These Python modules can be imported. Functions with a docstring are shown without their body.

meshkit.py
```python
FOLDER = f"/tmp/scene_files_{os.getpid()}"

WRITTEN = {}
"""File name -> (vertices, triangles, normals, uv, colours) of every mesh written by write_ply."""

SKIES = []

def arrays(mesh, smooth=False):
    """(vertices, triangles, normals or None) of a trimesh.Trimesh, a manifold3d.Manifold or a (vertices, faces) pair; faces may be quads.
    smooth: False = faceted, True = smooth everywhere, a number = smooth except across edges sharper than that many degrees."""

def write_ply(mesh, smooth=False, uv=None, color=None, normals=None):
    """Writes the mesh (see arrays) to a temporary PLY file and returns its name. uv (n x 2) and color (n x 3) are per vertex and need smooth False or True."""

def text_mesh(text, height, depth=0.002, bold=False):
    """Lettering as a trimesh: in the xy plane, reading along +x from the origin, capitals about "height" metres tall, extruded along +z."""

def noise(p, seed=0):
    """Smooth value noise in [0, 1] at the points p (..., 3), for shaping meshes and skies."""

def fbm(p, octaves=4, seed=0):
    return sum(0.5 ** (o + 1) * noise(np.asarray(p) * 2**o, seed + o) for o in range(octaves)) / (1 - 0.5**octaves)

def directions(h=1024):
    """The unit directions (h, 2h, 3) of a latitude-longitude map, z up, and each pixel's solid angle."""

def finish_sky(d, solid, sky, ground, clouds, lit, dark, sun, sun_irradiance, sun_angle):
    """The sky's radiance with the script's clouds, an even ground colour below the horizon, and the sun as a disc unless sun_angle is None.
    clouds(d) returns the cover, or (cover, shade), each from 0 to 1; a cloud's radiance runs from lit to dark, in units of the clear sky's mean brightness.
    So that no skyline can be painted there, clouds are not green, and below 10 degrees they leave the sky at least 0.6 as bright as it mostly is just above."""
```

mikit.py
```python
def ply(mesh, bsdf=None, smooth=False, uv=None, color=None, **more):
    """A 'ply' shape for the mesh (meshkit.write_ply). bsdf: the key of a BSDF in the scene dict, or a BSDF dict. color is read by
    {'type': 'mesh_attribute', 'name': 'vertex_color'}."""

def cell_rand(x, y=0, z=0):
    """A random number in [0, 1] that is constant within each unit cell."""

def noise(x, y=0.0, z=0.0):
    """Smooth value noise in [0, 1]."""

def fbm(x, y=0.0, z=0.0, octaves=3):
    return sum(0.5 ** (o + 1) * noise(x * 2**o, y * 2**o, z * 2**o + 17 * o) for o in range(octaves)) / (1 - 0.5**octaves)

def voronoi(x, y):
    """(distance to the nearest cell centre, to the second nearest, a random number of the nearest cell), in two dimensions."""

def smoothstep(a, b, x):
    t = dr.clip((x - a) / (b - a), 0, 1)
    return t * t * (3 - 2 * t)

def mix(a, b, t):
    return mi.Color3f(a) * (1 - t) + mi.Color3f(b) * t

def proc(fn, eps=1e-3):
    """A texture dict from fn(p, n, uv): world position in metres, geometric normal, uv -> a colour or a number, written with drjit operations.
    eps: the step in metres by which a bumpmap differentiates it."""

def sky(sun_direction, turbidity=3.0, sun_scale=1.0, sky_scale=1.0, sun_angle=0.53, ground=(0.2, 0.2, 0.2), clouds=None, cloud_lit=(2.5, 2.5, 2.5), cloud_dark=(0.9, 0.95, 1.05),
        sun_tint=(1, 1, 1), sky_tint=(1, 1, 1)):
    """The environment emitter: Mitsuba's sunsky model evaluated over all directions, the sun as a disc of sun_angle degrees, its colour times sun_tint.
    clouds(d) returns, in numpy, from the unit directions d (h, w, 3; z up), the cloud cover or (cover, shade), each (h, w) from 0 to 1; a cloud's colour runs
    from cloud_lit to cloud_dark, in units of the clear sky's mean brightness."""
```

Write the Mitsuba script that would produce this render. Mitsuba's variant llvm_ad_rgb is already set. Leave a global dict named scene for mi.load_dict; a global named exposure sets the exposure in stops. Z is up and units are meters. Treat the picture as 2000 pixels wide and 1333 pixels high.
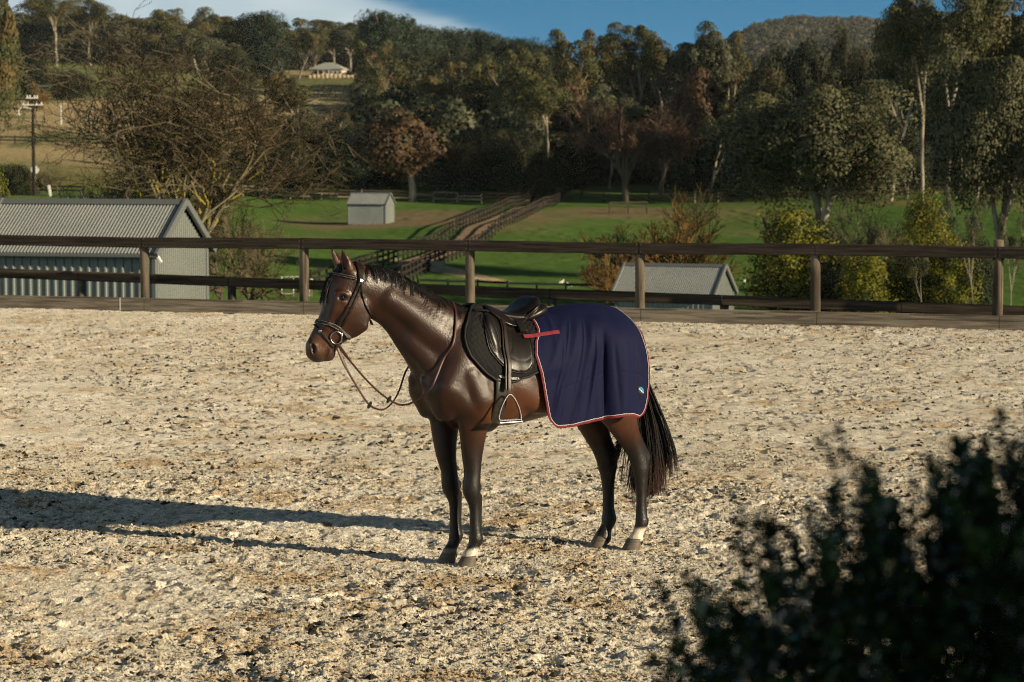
import math, random
import numpy as np, trimesh, shapely
import mitsuba as mi, drjit as dr
import meshkit, mikit
from mikit import proc, noise, fbm, voronoi, cell_rand, smoothstep, mix

random.seed(1)
scene, labels = {}, {}

# ---------------------------------------------------------------- camera, sky, exposure
PITCH = math.atan((666.5 - 310) / 4410)
EYE = [0, 0, 2.5]
scene["air"] = {"type": "homogeneous", "albedo": {"type": "rgb", "value": [.82, .92, 1.0]}, "sigma_t": 4.2e-5}
scene["camera"] = {"medium": {"type": "ref", "id": "air"}, "type": "thinlens", "fov": 2 * math.degrees(math.atan(1000 / 4410)), "fov_axis": "x", "near_clip": 0.1, "far_clip": 12000.0,
                   "aperture_radius": 0.0068, "focus_distance": 13.95,
                   "to_world": mi.ScalarTransform4f().look_at(EYE, [0, math.cos(PITCH), 2.5 - math.sin(PITCH)], [0, 0, 1])}
SUN = (0.885, -0.466, 0.283)
exposure = 2.1


def clouds(d):
    az = np.degrees(np.arctan2(d[..., 0], d[..., 1])); el = np.degrees(np.arcsin(d[..., 2]))
    n = meshkit.fbm(np.stack([d[..., 0] * 9 / (d[..., 2] + .15), d[..., 1] * 9 / (d[..., 2] + .15), 0 * el], -1), 5, 3)
    w = meshkit.fbm(d * np.array([30, 30, 90]), 4, 7)
    west = 1 / (1 + np.exp(np.clip((az + 1.56 + (el - 3.25) * 2.67 + 3 * (w - .5)) / .28, -60, 60)))
    puff = np.clip((n - .56) * 6, 0, 1) * .5 * np.clip((el - 5) / 8, 0, 1)
    white = np.clip(np.maximum(puff, west * (.55 + .6 * w)), 0, 1) * np.clip((40 - el) / 20, 0, 1)
    veil = .85 * np.exp(-np.maximum(el, 0) / 6.5)                       # blue air low over the hills, all round
    cover = 1 - (1 - white) * (1 - veil)
    return cover, np.clip(1 - white / np.maximum(cover, 1e-6), 0, 1)


scene["sky"] = mikit.sky(SUN, turbidity=3.0, sun_scale=1.4, sky_scale=0.14, sun_angle=0.6, ground=(.12, .11, .08), clouds=clouds, cloud_lit=(15.5, 18.6, 19.6), cloud_dark=(.3, 9.2, 19.4), sky_tint=(.60, 1.0, 1.25), sun_tint=(.88, 1.05, 1.42))

# the air itself: far hills pale and turn blue in it
scene["haze"] = {"type": "cube", "bsdf": {"type": "null"}, "interior": {"type": "ref", "id": "air"}, "to_world": mi.ScalarTransform4f().translate([0, 1900, 92]).scale([1420, 2010, 108])}
labels["haze"] = {"label": "thin blue air between the arena and the far hills", "category": "haze", "kind": "stuff"}

# ---------------------------------------------------------------- helpers
T = mi.ScalarTransform4f
used = {}


def numbered(name):
    n = used.get(name, -1) + 1; used[name] = n
    return name if n == 0 else f"{name}_{n:03d}"


def tag(key, label=None, cat=None, group=None, kind=None):
    d = labels.setdefault(key, {})
    for k, v in (("label", label), ("category", cat), ("group", group), ("kind", kind)):
        if v: d[k] = v
    return key


def thing(name, label, cat, group=None):
    return tag(numbered(name), label, cat, group)


def put(key, mesh, bsdf, smooth=False, M=None, color=None, uv=None):
    """one entry of the scene; the key of a part is its holder's key + '__' + name"""
    if "__" in key: key = numbered(key)
    scene[key] = mikit.ply(mesh, bsdf, smooth, uv, color)
    if M is not None: scene[key]["to_world"] = M
    return key


def cat_mesh(ms):
    ms = [m for m in ms if m is not None and len(m.faces)]
    o = np.cumsum([0] + [len(m.vertices) for m in ms])
    return trimesh.Trimesh(np.vstack([m.vertices for m in ms]), np.vstack([m.faces + a for m, a in zip(ms, o)]), process=False)


def smoothpath(pts, n=6):
    return catmull(np.asarray(pts, float), n)


def sweep(path, normals, w, t, sides=8, power=3.5, closed=False, cap=True):
    """a strap: section w wide (across) and t thick (along the normal), rounded corners"""
    p = np.asarray(path, float); n = np.asarray(normals, float) * np.ones((len(p), 1))
    tan = np.gradient(p, axis=0) if not closed else np.roll(p, -1, 0) - np.roll(p, 1, 0)
    tan /= np.linalg.norm(tan, axis=1, keepdims=True) + 1e-12
    b = np.cross(tan, n); b /= np.linalg.norm(b, axis=1, keepdims=True) + 1e-12
    n = np.cross(b, tan)
    a = (np.arange(sides) + .5) / sides * 2 * np.pi
    ca, sa = np.sign(np.cos(a)) * np.abs(np.cos(a)) ** (2 / power), np.sign(np.sin(a)) * np.abs(np.sin(a)) ** (2 / power)
    w, t = np.broadcast_to(w, len(p)), np.broadcast_to(t, len(p))
    v = p[:, None] + b[:, None] * (ca[None, :, None] * w[:, None, None] / 2) + n[:, None] * (sa[None, :, None] * t[:, None, None] / 2)
    m = len(p); i, j = np.meshgrid(np.arange(m if closed else m - 1), np.arange(sides), indexing="ij")
    i2, j2 = (i + 1) % m, (j + 1) % sides
    q = np.stack([i * sides + j, i * sides + j2, i2 * sides + j2, i2 * sides + j], -1).reshape(-1, 4)
    f = np.vstack([q[:, [0, 1, 2]], q[:, [0, 2, 3]]])
    if cap and not closed:
        k = np.arange(1, sides - 1)
        f = np.vstack([f, np.stack([0 * k, k + 1, k], 1), np.stack([0 * k, k, k + 1], 1) + (m - 1) * sides])
    return trimesh.Trimesh(v.reshape(-1, 3), f, process=False)


def tube(path, r, sides=6, closed=False):
    p = np.asarray(path, float); d = p[-1] - p[0]
    up = np.array([0, 0, 1.0]) if abs(d[2]) < .8 * np.linalg.norm(d) + 1e-9 else np.array([.9, .4, .1])
    if closed: up = np.array([.3, .2, 1.0])
    return sweep(p, np.tile(up, (len(p), 1)), 2 * np.asarray(r, float), 2 * np.asarray(r, float), sides, 2.0, closed)


def strands(P, R, sides=3):
    """many tapering hairs/twigs at once: P (n, k, 3), R (n, k)"""
    n, k, _ = P.shape
    tan = np.gradient(P, axis=1); tan /= np.linalg.norm(tan, axis=2, keepdims=True) + 1e-12
    ref = np.where(np.abs(tan[..., 2:]) > .8, [1.0, 0, 0], [0, 0, 1.0]); b = np.cross(tan, ref); b /= np.linalg.norm(b, axis=2, keepdims=True) + 1e-12
    c = np.cross(b, tan); a = np.arange(sides) / sides * 2 * np.pi
    v = P[:, :, None] + R[:, :, None, None] * (np.cos(a)[None, None, :, None] * b[:, :, None] + np.sin(a)[None, None, :, None] * c[:, :, None])
    g, i, j = np.meshgrid(np.arange(n), np.arange(k - 1), np.arange(sides), indexing="ij"); j2 = (j + 1) % sides
    at = lambda i, j: (g * k + i) * sides + j
    q = np.stack([at(i, j), at(i + 1, j), at(i + 1, j2), at(i, j2)], -1).reshape(-1, 4)
    return trimesh.Trimesh(v.reshape(-1, 3), np.vstack([q[:, [0, 1, 2]], q[:, [0, 2, 3]]]), process=False)


def gridmesh(V, flip=False):
    a, b = V.shape[:2]; i, j = np.meshgrid(np.arange(a - 1), np.arange(b - 1), indexing="ij")
    q = np.stack([i * b + j, (i + 1) * b + j, (i + 1) * b + j + 1, i * b + j + 1], -1).reshape(-1, 4)
    if flip: q = q[:, ::-1]
    return trimesh.Trimesh(V.reshape(-1, 3), np.vstack([q[:, [0, 1, 2]], q[:, [0, 2, 3]]]), process=False)


def chamfer_box(size, c=0.01, wob=0.0, seed=0, n=1):
    """a box along x with chamfered long edges, cut along its length so that it can warp"""
    L, w, h = size; y, z = w / 2, h / 2; c = min(c, .45 * min(w, h))
    ring = np.array([(y - c, -z), (y, -z + c), (y, z - c), (y - c, z), (-y + c, z), (-y, z - c), (-y, -z + c), (-y + c, -z)])
    xs = np.linspace(-L / 2, L / 2, n + 1); g = np.random.default_rng(seed)
    V = np.array([[(x, *(r + g.normal(0, wob, 2))) for r in ring] for x in xs]); m = len(ring)
    f = []
    for i in range(n):
        for j in range(m):
            a, b, cc, d = i * m + j, i * m + (j + 1) % m, (i + 1) * m + (j + 1) % m, (i + 1) * m + j
            f += [(a, b, cc), (a, cc, d)]
    for k in range(1, m - 1): f += [(0, k + 1, k), (n * m, n * m + k, n * m + k + 1)]
    return trimesh.Trimesh(V.reshape(-1, 3), np.array(f), process=False)


def frame(o, x, up=(0, 0, 1)):
    """4x4: local x along x, local z near up, at o"""
    x = np.asarray(x, float); x = x / np.linalg.norm(x); y = np.cross(up if abs(x[2]) < .99 else (0, 1, 0), x); y /= np.linalg.norm(y); z = np.cross(x, y)
    M = np.eye(4); M[:3, 0], M[:3, 1], M[:3, 2], M[:3, 3] = x, y, z, o
    return M


def beam(a, b, w, h, c=0.01, wob=0.0, seed=0, n=1):
    a, b = np.asarray(a, float), np.asarray(b, float)
    m = chamfer_box((np.linalg.norm(b - a), w, h), c, wob, seed, n); m.apply_transform(frame((a + b) / 2, b - a))
    return m


def post(x, y, z0, z1, r, sides=10, seed=0, taper=.93, lean=0.01):
    g = np.random.default_rng(seed); n = 6; zz = np.linspace(z0, z1, n); a = np.arange(sides) / sides * 2 * np.pi
    rr = r * (1 + g.normal(0, .03, (n, sides))) * np.linspace(1, taper, n)[:, None]; lx, ly = g.normal(0, lean, 2)
    V = np.stack([x + lx * (zz - z0)[:, None] + rr * np.cos(a), y + ly * (zz - z0)[:, None] + rr * np.sin(a), zz[:, None] + 0 * rr], -1)
    m = gridmesh(np.concatenate([V, V[:, :1]], 1), flip=True)
    top = V[-1]; top2 = top.copy(); top2 = top2 + (top.mean(0) - top) * .12; top2[:, 2] += .012 * r / .06
    k = len(m.vertices); vv = np.vstack([m.vertices, top, top2, [top2.mean(0) + [0, 0, .004]]]); f = list(m.faces)
    for j in range(sides):
        j2 = (j + 1) % sides
        f += [(k + j, k + j2, k + sides + j2), (k + j, k + sides + j2, k + sides + j), (k + sides + j, k + sides + j2, k + 2 * sides)]
    return trimesh.Trimesh(vv, np.array(f), process=False)


def poly_points(poly, h):
    """a polygon filled with even triangles"""
    from scipy.spatial import Delaunay
    from shapely.geometry import Polygon, Point
    import shapely
    P = Polygon(poly); ring = np.array([P.exterior.interpolate(d).coords[0] for d in np.arange(0, P.length, h * .8)])
    x0, y0, x1, y1 = P.bounds; gx, gy = np.meshgrid(np.arange(x0, x1, h), np.arange(y0, y1, h)); gx = gx + (np.arange(gx.shape[0]) % 2)[:, None] * h / 2
    q = np.stack([gx.ravel(), gy.ravel()], 1); q = q[shapely.contains_xy(P.buffer(-h * .55), q[:, 0], q[:, 1])]
    pts = np.vstack([ring, q]); t = Delaunay(pts).simplices; c = pts[t].mean(1); t = t[shapely.contains_xy(P.buffer(h * .02), c[:, 0], c[:, 1])]
    d = shapely.distance(P.exterior, shapely.points(pts)); d[:len(ring)] = 0
    a = pts[t]; ar = (a[:, 1, 0] - a[:, 0, 0]) * (a[:, 2, 1] - a[:, 0, 1]) - (a[:, 1, 1] - a[:, 0, 1]) * (a[:, 2, 0] - a[:, 0, 0])
    t[ar < 0] = t[ar < 0][:, ::-1]
    return pts, t[np.abs(ar) > 1e-9], d, len(ring)


def slab(pts, tri, nring, outer, inner):
    """outer and inner sheets closed along the ring"""
    k = len(pts); i = np.arange(nring); j = (i + 1) % nring
    f = np.vstack([tri, tri[:, ::-1] + k, np.stack([i, i + k, j], 1), np.stack([j, i + k, j + k], 1)])
    m = trimesh.Trimesh(np.vstack([outer, inner]), f, process=False)
    if m.volume < 0: m.faces = m.faces[:, ::-1]
    return m

# ---------------------------------------------------------------- sculpting helpers: implicit lofts -> one skin
def catmull(nodes, n):
    a = np.asarray(nodes, float); out = []
    for i in range(len(a) - 1):
        p0, p1, p2, p3 = a[max(i - 1, 0)], a[i], a[i + 1], a[min(i + 2, len(a) - 1)]
        for t in np.arange(n) / n:
            out.append(0.5 * (2 * p1 + (p2 - p0) * t + (2 * p0 - 5 * p1 + 4 * p2 - p3) * t * t + (3 * p1 - p0 - 3 * p2 + p3) * t ** 3))
    return np.array(out + [a[-1]])


class Field:
    def __init__(self, lo, hi, h):
        self.lo, self.h = np.array(lo, float), h
        self.n = np.ceil((np.array(hi) - lo) / h).astype(int) + 1
        self.f = np.full(self.n, 0.3, np.float32)

    def box(self, lo, hi):
        a = np.clip(np.floor((lo - self.lo) / self.h).astype(int), 0, self.n - 1)
        b = np.clip(np.ceil((hi - self.lo) / self.h).astype(int) + 1, 1, self.n)
        s = tuple(slice(x, y) for x, y in zip(a, b))
        g = np.meshgrid(*[np.arange(x, y) * self.h + o for x, y, o in zip(a, b, self.lo)], indexing="ij")
        return s, np.stack(g, -1).astype(np.float32)

    def loft(self, nodes, lat=(0, 1, 0), k=0.03, sub=4, op="add", cap=1.0):
        """nodes: (x, y, z, r_in_plane, r_lateral[, taper]); elliptic sections across a smooth spine."""
        nd = [tuple(q) + (0.0,) * (6 - len(q)) for q in nodes]
        c = catmull(nd, sub) if len(nd) > 1 and sub > 1 else np.array(nd, float)
        r = np.maximum(c[:, 3], c[:, 4]).max() + 0.09
        s, P = self.box(c[:, :3].min(0) - r, c[:, :3].max(0) + r)
        G = np.full(P.shape[:3], 9.0, np.float32)
        lat = np.array(lat, float)
        for a, b in zip(c[:-1], c[1:]):
            m = max(a[3], a[4], b[3], b[4]) + 0.09
            lo, hi = np.minimum(a[:3], b[:3]) - m, np.maximum(a[:3], b[:3]) + m
            i0 = np.clip(np.floor((lo - P[0, 0, 0]) / self.h).astype(int), 0, None); i1 = np.ceil((hi - P[0, 0, 0]) / self.h).astype(int) + 1
            w = tuple(slice(x, y) for x, y in zip(i0, i1))
            Q = P[w]
            if Q.size == 0: continue
            L = np.linalg.norm(b[:3] - a[:3]); u = (b[:3] - a[:3]) / max(L, 1e-6)
            e2 = lat - (lat @ u) * u; e2 /= np.linalg.norm(e2); e1 = np.cross(u, e2)
            d = Q - a[:3]
            ta = d @ u; t = np.clip(ta / max(L, 1e-6), 0, 1)
            rv = a[3] + (b[3] - a[3]) * t; rl = a[4] + (b[4] - a[4]) * t; tp = a[5] + (b[5] - a[5]) * t
            dv, dl, da = d @ e1, d @ e2, ta - t * L
            rl = rl * np.clip(1 + tp * dv / rv, 0.25, 2)
            rc = np.minimum(rv, rl) * cap
            k0 = np.sqrt((dv / rv) ** 2 + (dl / rl) ** 2 + (da / rc) ** 2)
            k1 = np.sqrt((dv / rv ** 2) ** 2 + (dl / rl ** 2) ** 2 + (da / rc ** 2) ** 2) + 1e-6
            G[w] = np.minimum(G[w], np.where(k0 < 0.15, -np.minimum(rv, rl), k0 * (k0 - 1) / k1))
        A = self.f[s]
        if op == "add":
            h = np.clip(0.5 + 0.5 * (A - G) / k, 0, 1); self.f[s] = A + (G - A) * h - k * h * (1 - h)
        else:
            h = np.clip(0.5 - 0.5 * (A + G) / k, 0, 1); self.f[s] = A + (-G - A) * h + k * h * (1 - h)

    def at(self, p):
        from scipy.ndimage import map_coordinates
        return map_coordinates(self.f, ((np.asarray(p) - self.lo) / self.h).reshape(-1, 3).T, order=1, mode="nearest").reshape(np.shape(p)[:-1])

    def mesh(self):
        """surface nets"""
        f = self.f; ins = f < 0
        corners = [(i, j, k) for i in (0, 1) for j in (0, 1) for k in (0, 1)]
        n = self.n - 1
        sl = lambda c: tuple(slice(c[i], c[i] + n[i]) for i in range(3))
        cnt = sum(ins[sl(c)].astype(np.int8) for c in corners)
        act = (cnt > 0) & (cnt < 8)
        idx = np.argwhere(act); ids = -np.ones(n, np.int64); ids[act] = np.arange(len(idx))
        acc, m = np.zeros((len(idx), 3)), np.zeros(len(idx))
        for a in corners:
            for ax in range(3):
                if a[ax]: continue
                b = list(a); b[ax] = 1
                fa, fb = f[tuple((idx + a).T)], f[tuple((idx + b).T)]
                x = (fa < 0) != (fb < 0)
                t = np.where(x, fa / np.where(x, fa - fb, 1), 0)
                p = np.tile(np.array(a, float), (len(idx), 1)); p[:, ax] += t
                acc += p * x[:, None]; m += x
        v = (idx + acc / m[:, None]) * self.h + self.lo
        faces = []
        for ax in range(3):
            o1, o2 = [(1, 2), (2, 0), (0, 1)][ax]
            hi = list(self.n); hi[ax] -= 1
            A = f[tuple(slice(0, q) for q in hi)] < 0
            sB = [slice(0, q) for q in hi]; sB[ax] = slice(1, hi[ax] + 1)
            B = f[tuple(sB)] < 0
            e = np.argwhere(A != B)
            e = e[(e[:, o1] > 0) & (e[:, o2] > 0) & (e[:, o1] < n[o1]) & (e[:, o2] < n[o2])]
            flip = ~A[tuple(e.T)]
            q = []
            for d1, d2 in ((0, 0), (-1, 0), (-1, -1), (0, -1)):
                g = e.copy(); g[:, o1] += d1; g[:, o2] += d2; q.append(ids[tuple(g.T)])
            q = np.stack(q, 1); q[flip] = q[flip][:, ::-1]
            faces.append(q)
        q = np.vstack(faces); q = q[(q >= 0).all(1)]
        return trimesh.Trimesh(v, np.vstack([q[:, [0, 1, 2]], q[:, [0, 2, 3]]]), process=False)


def relax(mesh, n=3, lam=0.5, mu=-0.52):
    from scipy.sparse import coo_matrix
    e = mesh.edges_unique; N = len(mesh.vertices)
    A = coo_matrix((np.ones(2 * len(e)), (np.r_[e[:, 0], e[:, 1]], np.r_[e[:, 1], e[:, 0]])), (N, N)).tocsr()
    d = np.maximum(np.asarray(A.sum(1)), 1)
    v = np.array(mesh.vertices)
    for _ in range(n):
        for q in (lam, mu): v = v + q * (A @ v / d - v)
    mesh.vertices = v
    return mesh


class Shell:
    """the horse's outer hull as a sheet: P(x, s) = the point s metres down from the topline at station x (left side)"""
    def __init__(self, S, x0, x1, zlow=0.70):
        from scipy.ndimage import gaussian_filter
        i0, i1 = int((x0 - S.lo[0]) / S.h), int((x1 - S.lo[0]) / S.h)
        j0 = int(round(-S.lo[1] / S.h)); F = S.f[i0:i1, j0:, :]; self.x = S.lo[0] + S.h * np.arange(i0, i1); h = S.h
        z = S.lo[2] + h * np.arange(F.shape[2]); kz = np.where((z > zlow) & (z < 1.75))[0][::-1]
        self.s = np.arange(0, 1.16, 0.01); Y, Z = [], []
        for g in F:
            ins = g < 0; col = np.where(ins[0, kz])[0]
            top = kz[col[0]] if len(col) else kz[-1]
            zt = z[top] + h * g[0, top] / (g[0, top] - g[0, top + 1])
            ys, zz, run = [0.0], [zt], 0.0
            for k in range(top, kz[-1], -1):
                jj = np.where(ins[:, k])[0]
                if len(jj):
                    j = jj[-1] if jj[-1] + 1 < g.shape[0] else g.shape[0] - 2
                    run = max(run, h * (j + g[j, k] / (g[j, k] - g[j + 1, k])))
                ys.append(run); zz.append(min(z[k], zt - .0005 * len(zz)))
            ys.append(run); zz.append(zz[-1] - .6)
            ys, zz = np.array(ys), np.array(zz); a = np.r_[0, np.cumsum(np.hypot(np.diff(ys), np.diff(zz)))]
            Y.append(np.interp(self.s, a, ys)); Z.append(np.interp(self.s, a, zz))
        Y, Z = np.array(Y), np.array(Z)
        ref = np.concatenate([-Y[:, ::-1], Y[:, 1:]], 1); zr = np.concatenate([Z[:, ::-1], Z[:, 1:]], 1); m = Y.shape[1] - 1
        self.Y, self.Z = gaussian_filter(ref, (1.6, 1.5), mode="nearest")[:, m:], gaussian_filter(zr, (1.6, 1.5), mode="nearest")[:, m:]

    def P(self, x, s, off=0.0):
        from scipy.ndimage import map_coordinates
        x, s = np.broadcast_arrays(np.asarray(x, float), np.asarray(s, float)); sg = np.where(s < 0, -1.0, 1.0)
        def ev(x, s):
            c = [(x - self.x[0]) / (self.x[1] - self.x[0]), np.abs(s) / 0.01]
            return np.stack([x, map_coordinates(self.Y, [c[0].ravel(), c[1].ravel()], order=1, mode="nearest").reshape(x.shape), map_coordinates(self.Z, [c[0].ravel(), c[1].ravel()], order=1, mode="nearest").reshape(x.shape)], -1)
        p = ev(x, s); a = np.abs(s); e = .008
        ds = ev(x, a + e) - ev(x, np.maximum(a - e, 0)); dx = ev(x + e, s) - ev(x - e, s)
        n = np.cross(dx, ds); n /= np.linalg.norm(n, axis=-1, keepdims=True) + 1e-9
        p = p + n * np.asarray(off)[..., None]
        p[..., 1] *= sg; n[..., 1] *= sg
        self.n = n
        return p

    def s_at_z(self, x, z):
        i = np.clip(((x - self.x[0]) / (self.x[1] - self.x[0])).astype(int) if hasattr(x, "astype") else int((x - self.x[0]) / (self.x[1] - self.x[0])), 0, len(self.x) - 1)
        if np.ndim(i) == 0: return float(np.interp(-z, -self.Z[i], self.s))
        return np.array([np.interp(-zz, -self.Z[k], self.s) for k, zz in zip(i, np.broadcast_to(z, i.shape))])

# ---------------------------------------------------------------- materials, each defined once


def rgb(*c): return {"type": "rgb", "value": list(c)}


def bsdf(key, color, rough=.6, spec=.4, bump=None, scale=.01, two=True, **more):
    d = {"type": "principled", "base_color": color if isinstance(color, dict) else rgb(*color), "roughness": rough, "specular": spec, **more}
    if bump is not None: d = {"type": "bumpmap", "tex": bump, "scale": scale, "b": d}
    scene[key] = {"type": "twosided", "b": d} if two else d


VC = {"type": "mesh_attribute", "name": "vertex_color"}
bsdf("coat", VC, proc(lambda p, n, uv: .31 + .20 * fbm(p.x * 7, p.y * 7, p.z * 7, 3)), .5, proc(lambda p, n, uv: .8 * noise(p.x * 330, p.y * 330, p.z * 150) + .75 * noise(p.x * 150, p.y * 150, p.z * 70) + .2 * noise(p.x * 34, p.y * 34, p.z * 22), 1.5e-3), .0010)
bsdf("eye", (.006, .004, .003), .06, .6)
bsdf("hoof", proc(lambda p, n, uv: mix((.055, .045, .036), (.20, .165, .13), fbm(p.x * 14, p.y * 14, p.z * 120, 3))), .6, .3)
bsdf("hair", (.011, .009, .0085), .38, .45)
bsdf("hair_tinted", VC, .40, .4)
bsdf("black_cloth", proc(lambda p, n, uv: mix((.008, .008, .0085), (.018, .018, .019), noise(p.x * 500, p.y * 500, p.z * 500))), .85, .2)
bsdf("black_binding", (.010, .010, .011), .6, .3)
bsdf("white_thread", (.72, .71, .69), .7, .2)
weave = lambda p, n, uv: noise(p.x * 420 + p.y * 420, p.z * 700, 0.0) * .6 + .4 * noise(p.x * 900, p.y * 900, p.z * 260)
bsdf("navy_cloth", proc(lambda p, n, uv: mix((.0050, .0062, .027), (.0105, .0125, .050), weave(p, n, uv))), .7, .10, proc(weave, 1e-3), .0006, sheen=.15)
bsdf("red_tape", proc(lambda p, n, uv: mix((.11, .010, .018), (.19, .022, .032), noise(p.x * 400, p.y * 400, p.z * 400))), .7, .25)
bsdf("red_web", proc(lambda p, n, uv: mix((.17, .018, .03), (.26, .04, .055), noise(p.x * 500, p.y * 500, p.z * 500))), .75, .2)
bsdf("white_tape", (.56, .54, .54), .75, .2)
bsdf("badge_black", (.008, .008, .009), .5, .3)
bsdf("badge_blue", (.02, .30, .62), .5, .3)
leather = lambda p, n, uv: noise(p.x * 330, p.y * 330, p.z * 330) * .6 + .4 * noise(p.x * 90, p.y * 90, p.z * 90)
bsdf("saddle_leather", proc(lambda p, n, uv: mix((.0055, .0045, .0045), (.012, .0085, .0075), noise(p.x * 18, p.y * 18, p.z * 18))), .36, .45, proc(leather, 1.5e-3), .0004)
bsdf("strap_leather", proc(lambda p, n, uv: mix((.010, .0065, .005), (.022, .012, .009), noise(p.x * 60, p.y * 60, p.z * 60))), .46, .4)
bsdf("rein_leather", proc(lambda p, n, uv: mix((.032, .011, .008), (.07, .022, .015), noise(p.x * 120, p.y * 120, p.z * 120))), .45, .45)
bsdf("girth_leather", proc(lambda p, n, uv: mix((.020, .016, .011), (.036, .029, .020), noise(p.x * 50, p.y * 50, p.z * 50))), .34, .5)
scene["steel"] = {"type": "twosided", "b": {"type": "roughconductor", "material": "Cr", "alpha": .16}}
scene["dark_steel"] = {"type": "twosided", "b": {"type": "roughconductor", "specular_reflectance": rgb(.42, .42, .44), "material": "Cr", "alpha": .26}}


# sand: pale fibre-and-sand footing with damp tan patches, dark scraps and pale flecks
def sand_color(p, n, uv):
    a = fbm(p.x * 1.1, p.y * 1.1, 3.0, 4); b = fbm(p.x * 5, p.y * 5, 1.0, 3); g = noise(p.x * 95, p.y * 60, p.z * 60); g2 = noise(p.x * 210, p.y * 120, 5.0)
    c = mix((.52, .46, .365), (.65, .605, .52), smoothstep(.25, .75, b * .5 + a * .5))
    c = mix(c, (.43, .31, .175), smoothstep(.55, .70, fbm(p.x * 2.3, p.y * 2.8, 9.0, 4)) * smoothstep(.38, .6, b) * .75)
    c = c * (.36 + .64 * g + .64 * g2)
    c = mix(c, (.80, .75, .66), smoothstep(.80, .9, noise(p.x * 130, p.y * 75, 11.0)) * .65)
    dark = smoothstep(.60, .70, fbm(p.x * 24, p.y * 13, 2.0, 3)) * smoothstep(.34, .58, fbm(p.x * 2.0, p.y * 2.0, 6.0, 3))
    return mix(c, (.070, .058, .045), dark * .80)


bsdf("sand", proc(sand_color), .95, .1, proc(lambda p, n, uv: noise(p.x * 70, p.y * 70, 1.0) * .6 + .5 * noise(p.x * 170, p.y * 170, 4.0), 3e-3), .008)
bsdf("clod", proc(lambda p, n, uv: mix(mix((.34, .265, .17), (.58, .525, .42), cell_rand(p.x * 30, p.y * 30, 1)), (.34, .225, .11), smoothstep(.52, .70, fbm(p.x * 2.3, p.y * 2.8, 9.0, 4)) * .7)), .95, .1)
bsdf("dark_scrap", proc(lambda p, n, uv: mix((.012, .011, .010), (.06, .048, .036), noise(p.x * 60, p.y * 60, p.z * 60))), .9, .15)


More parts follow.
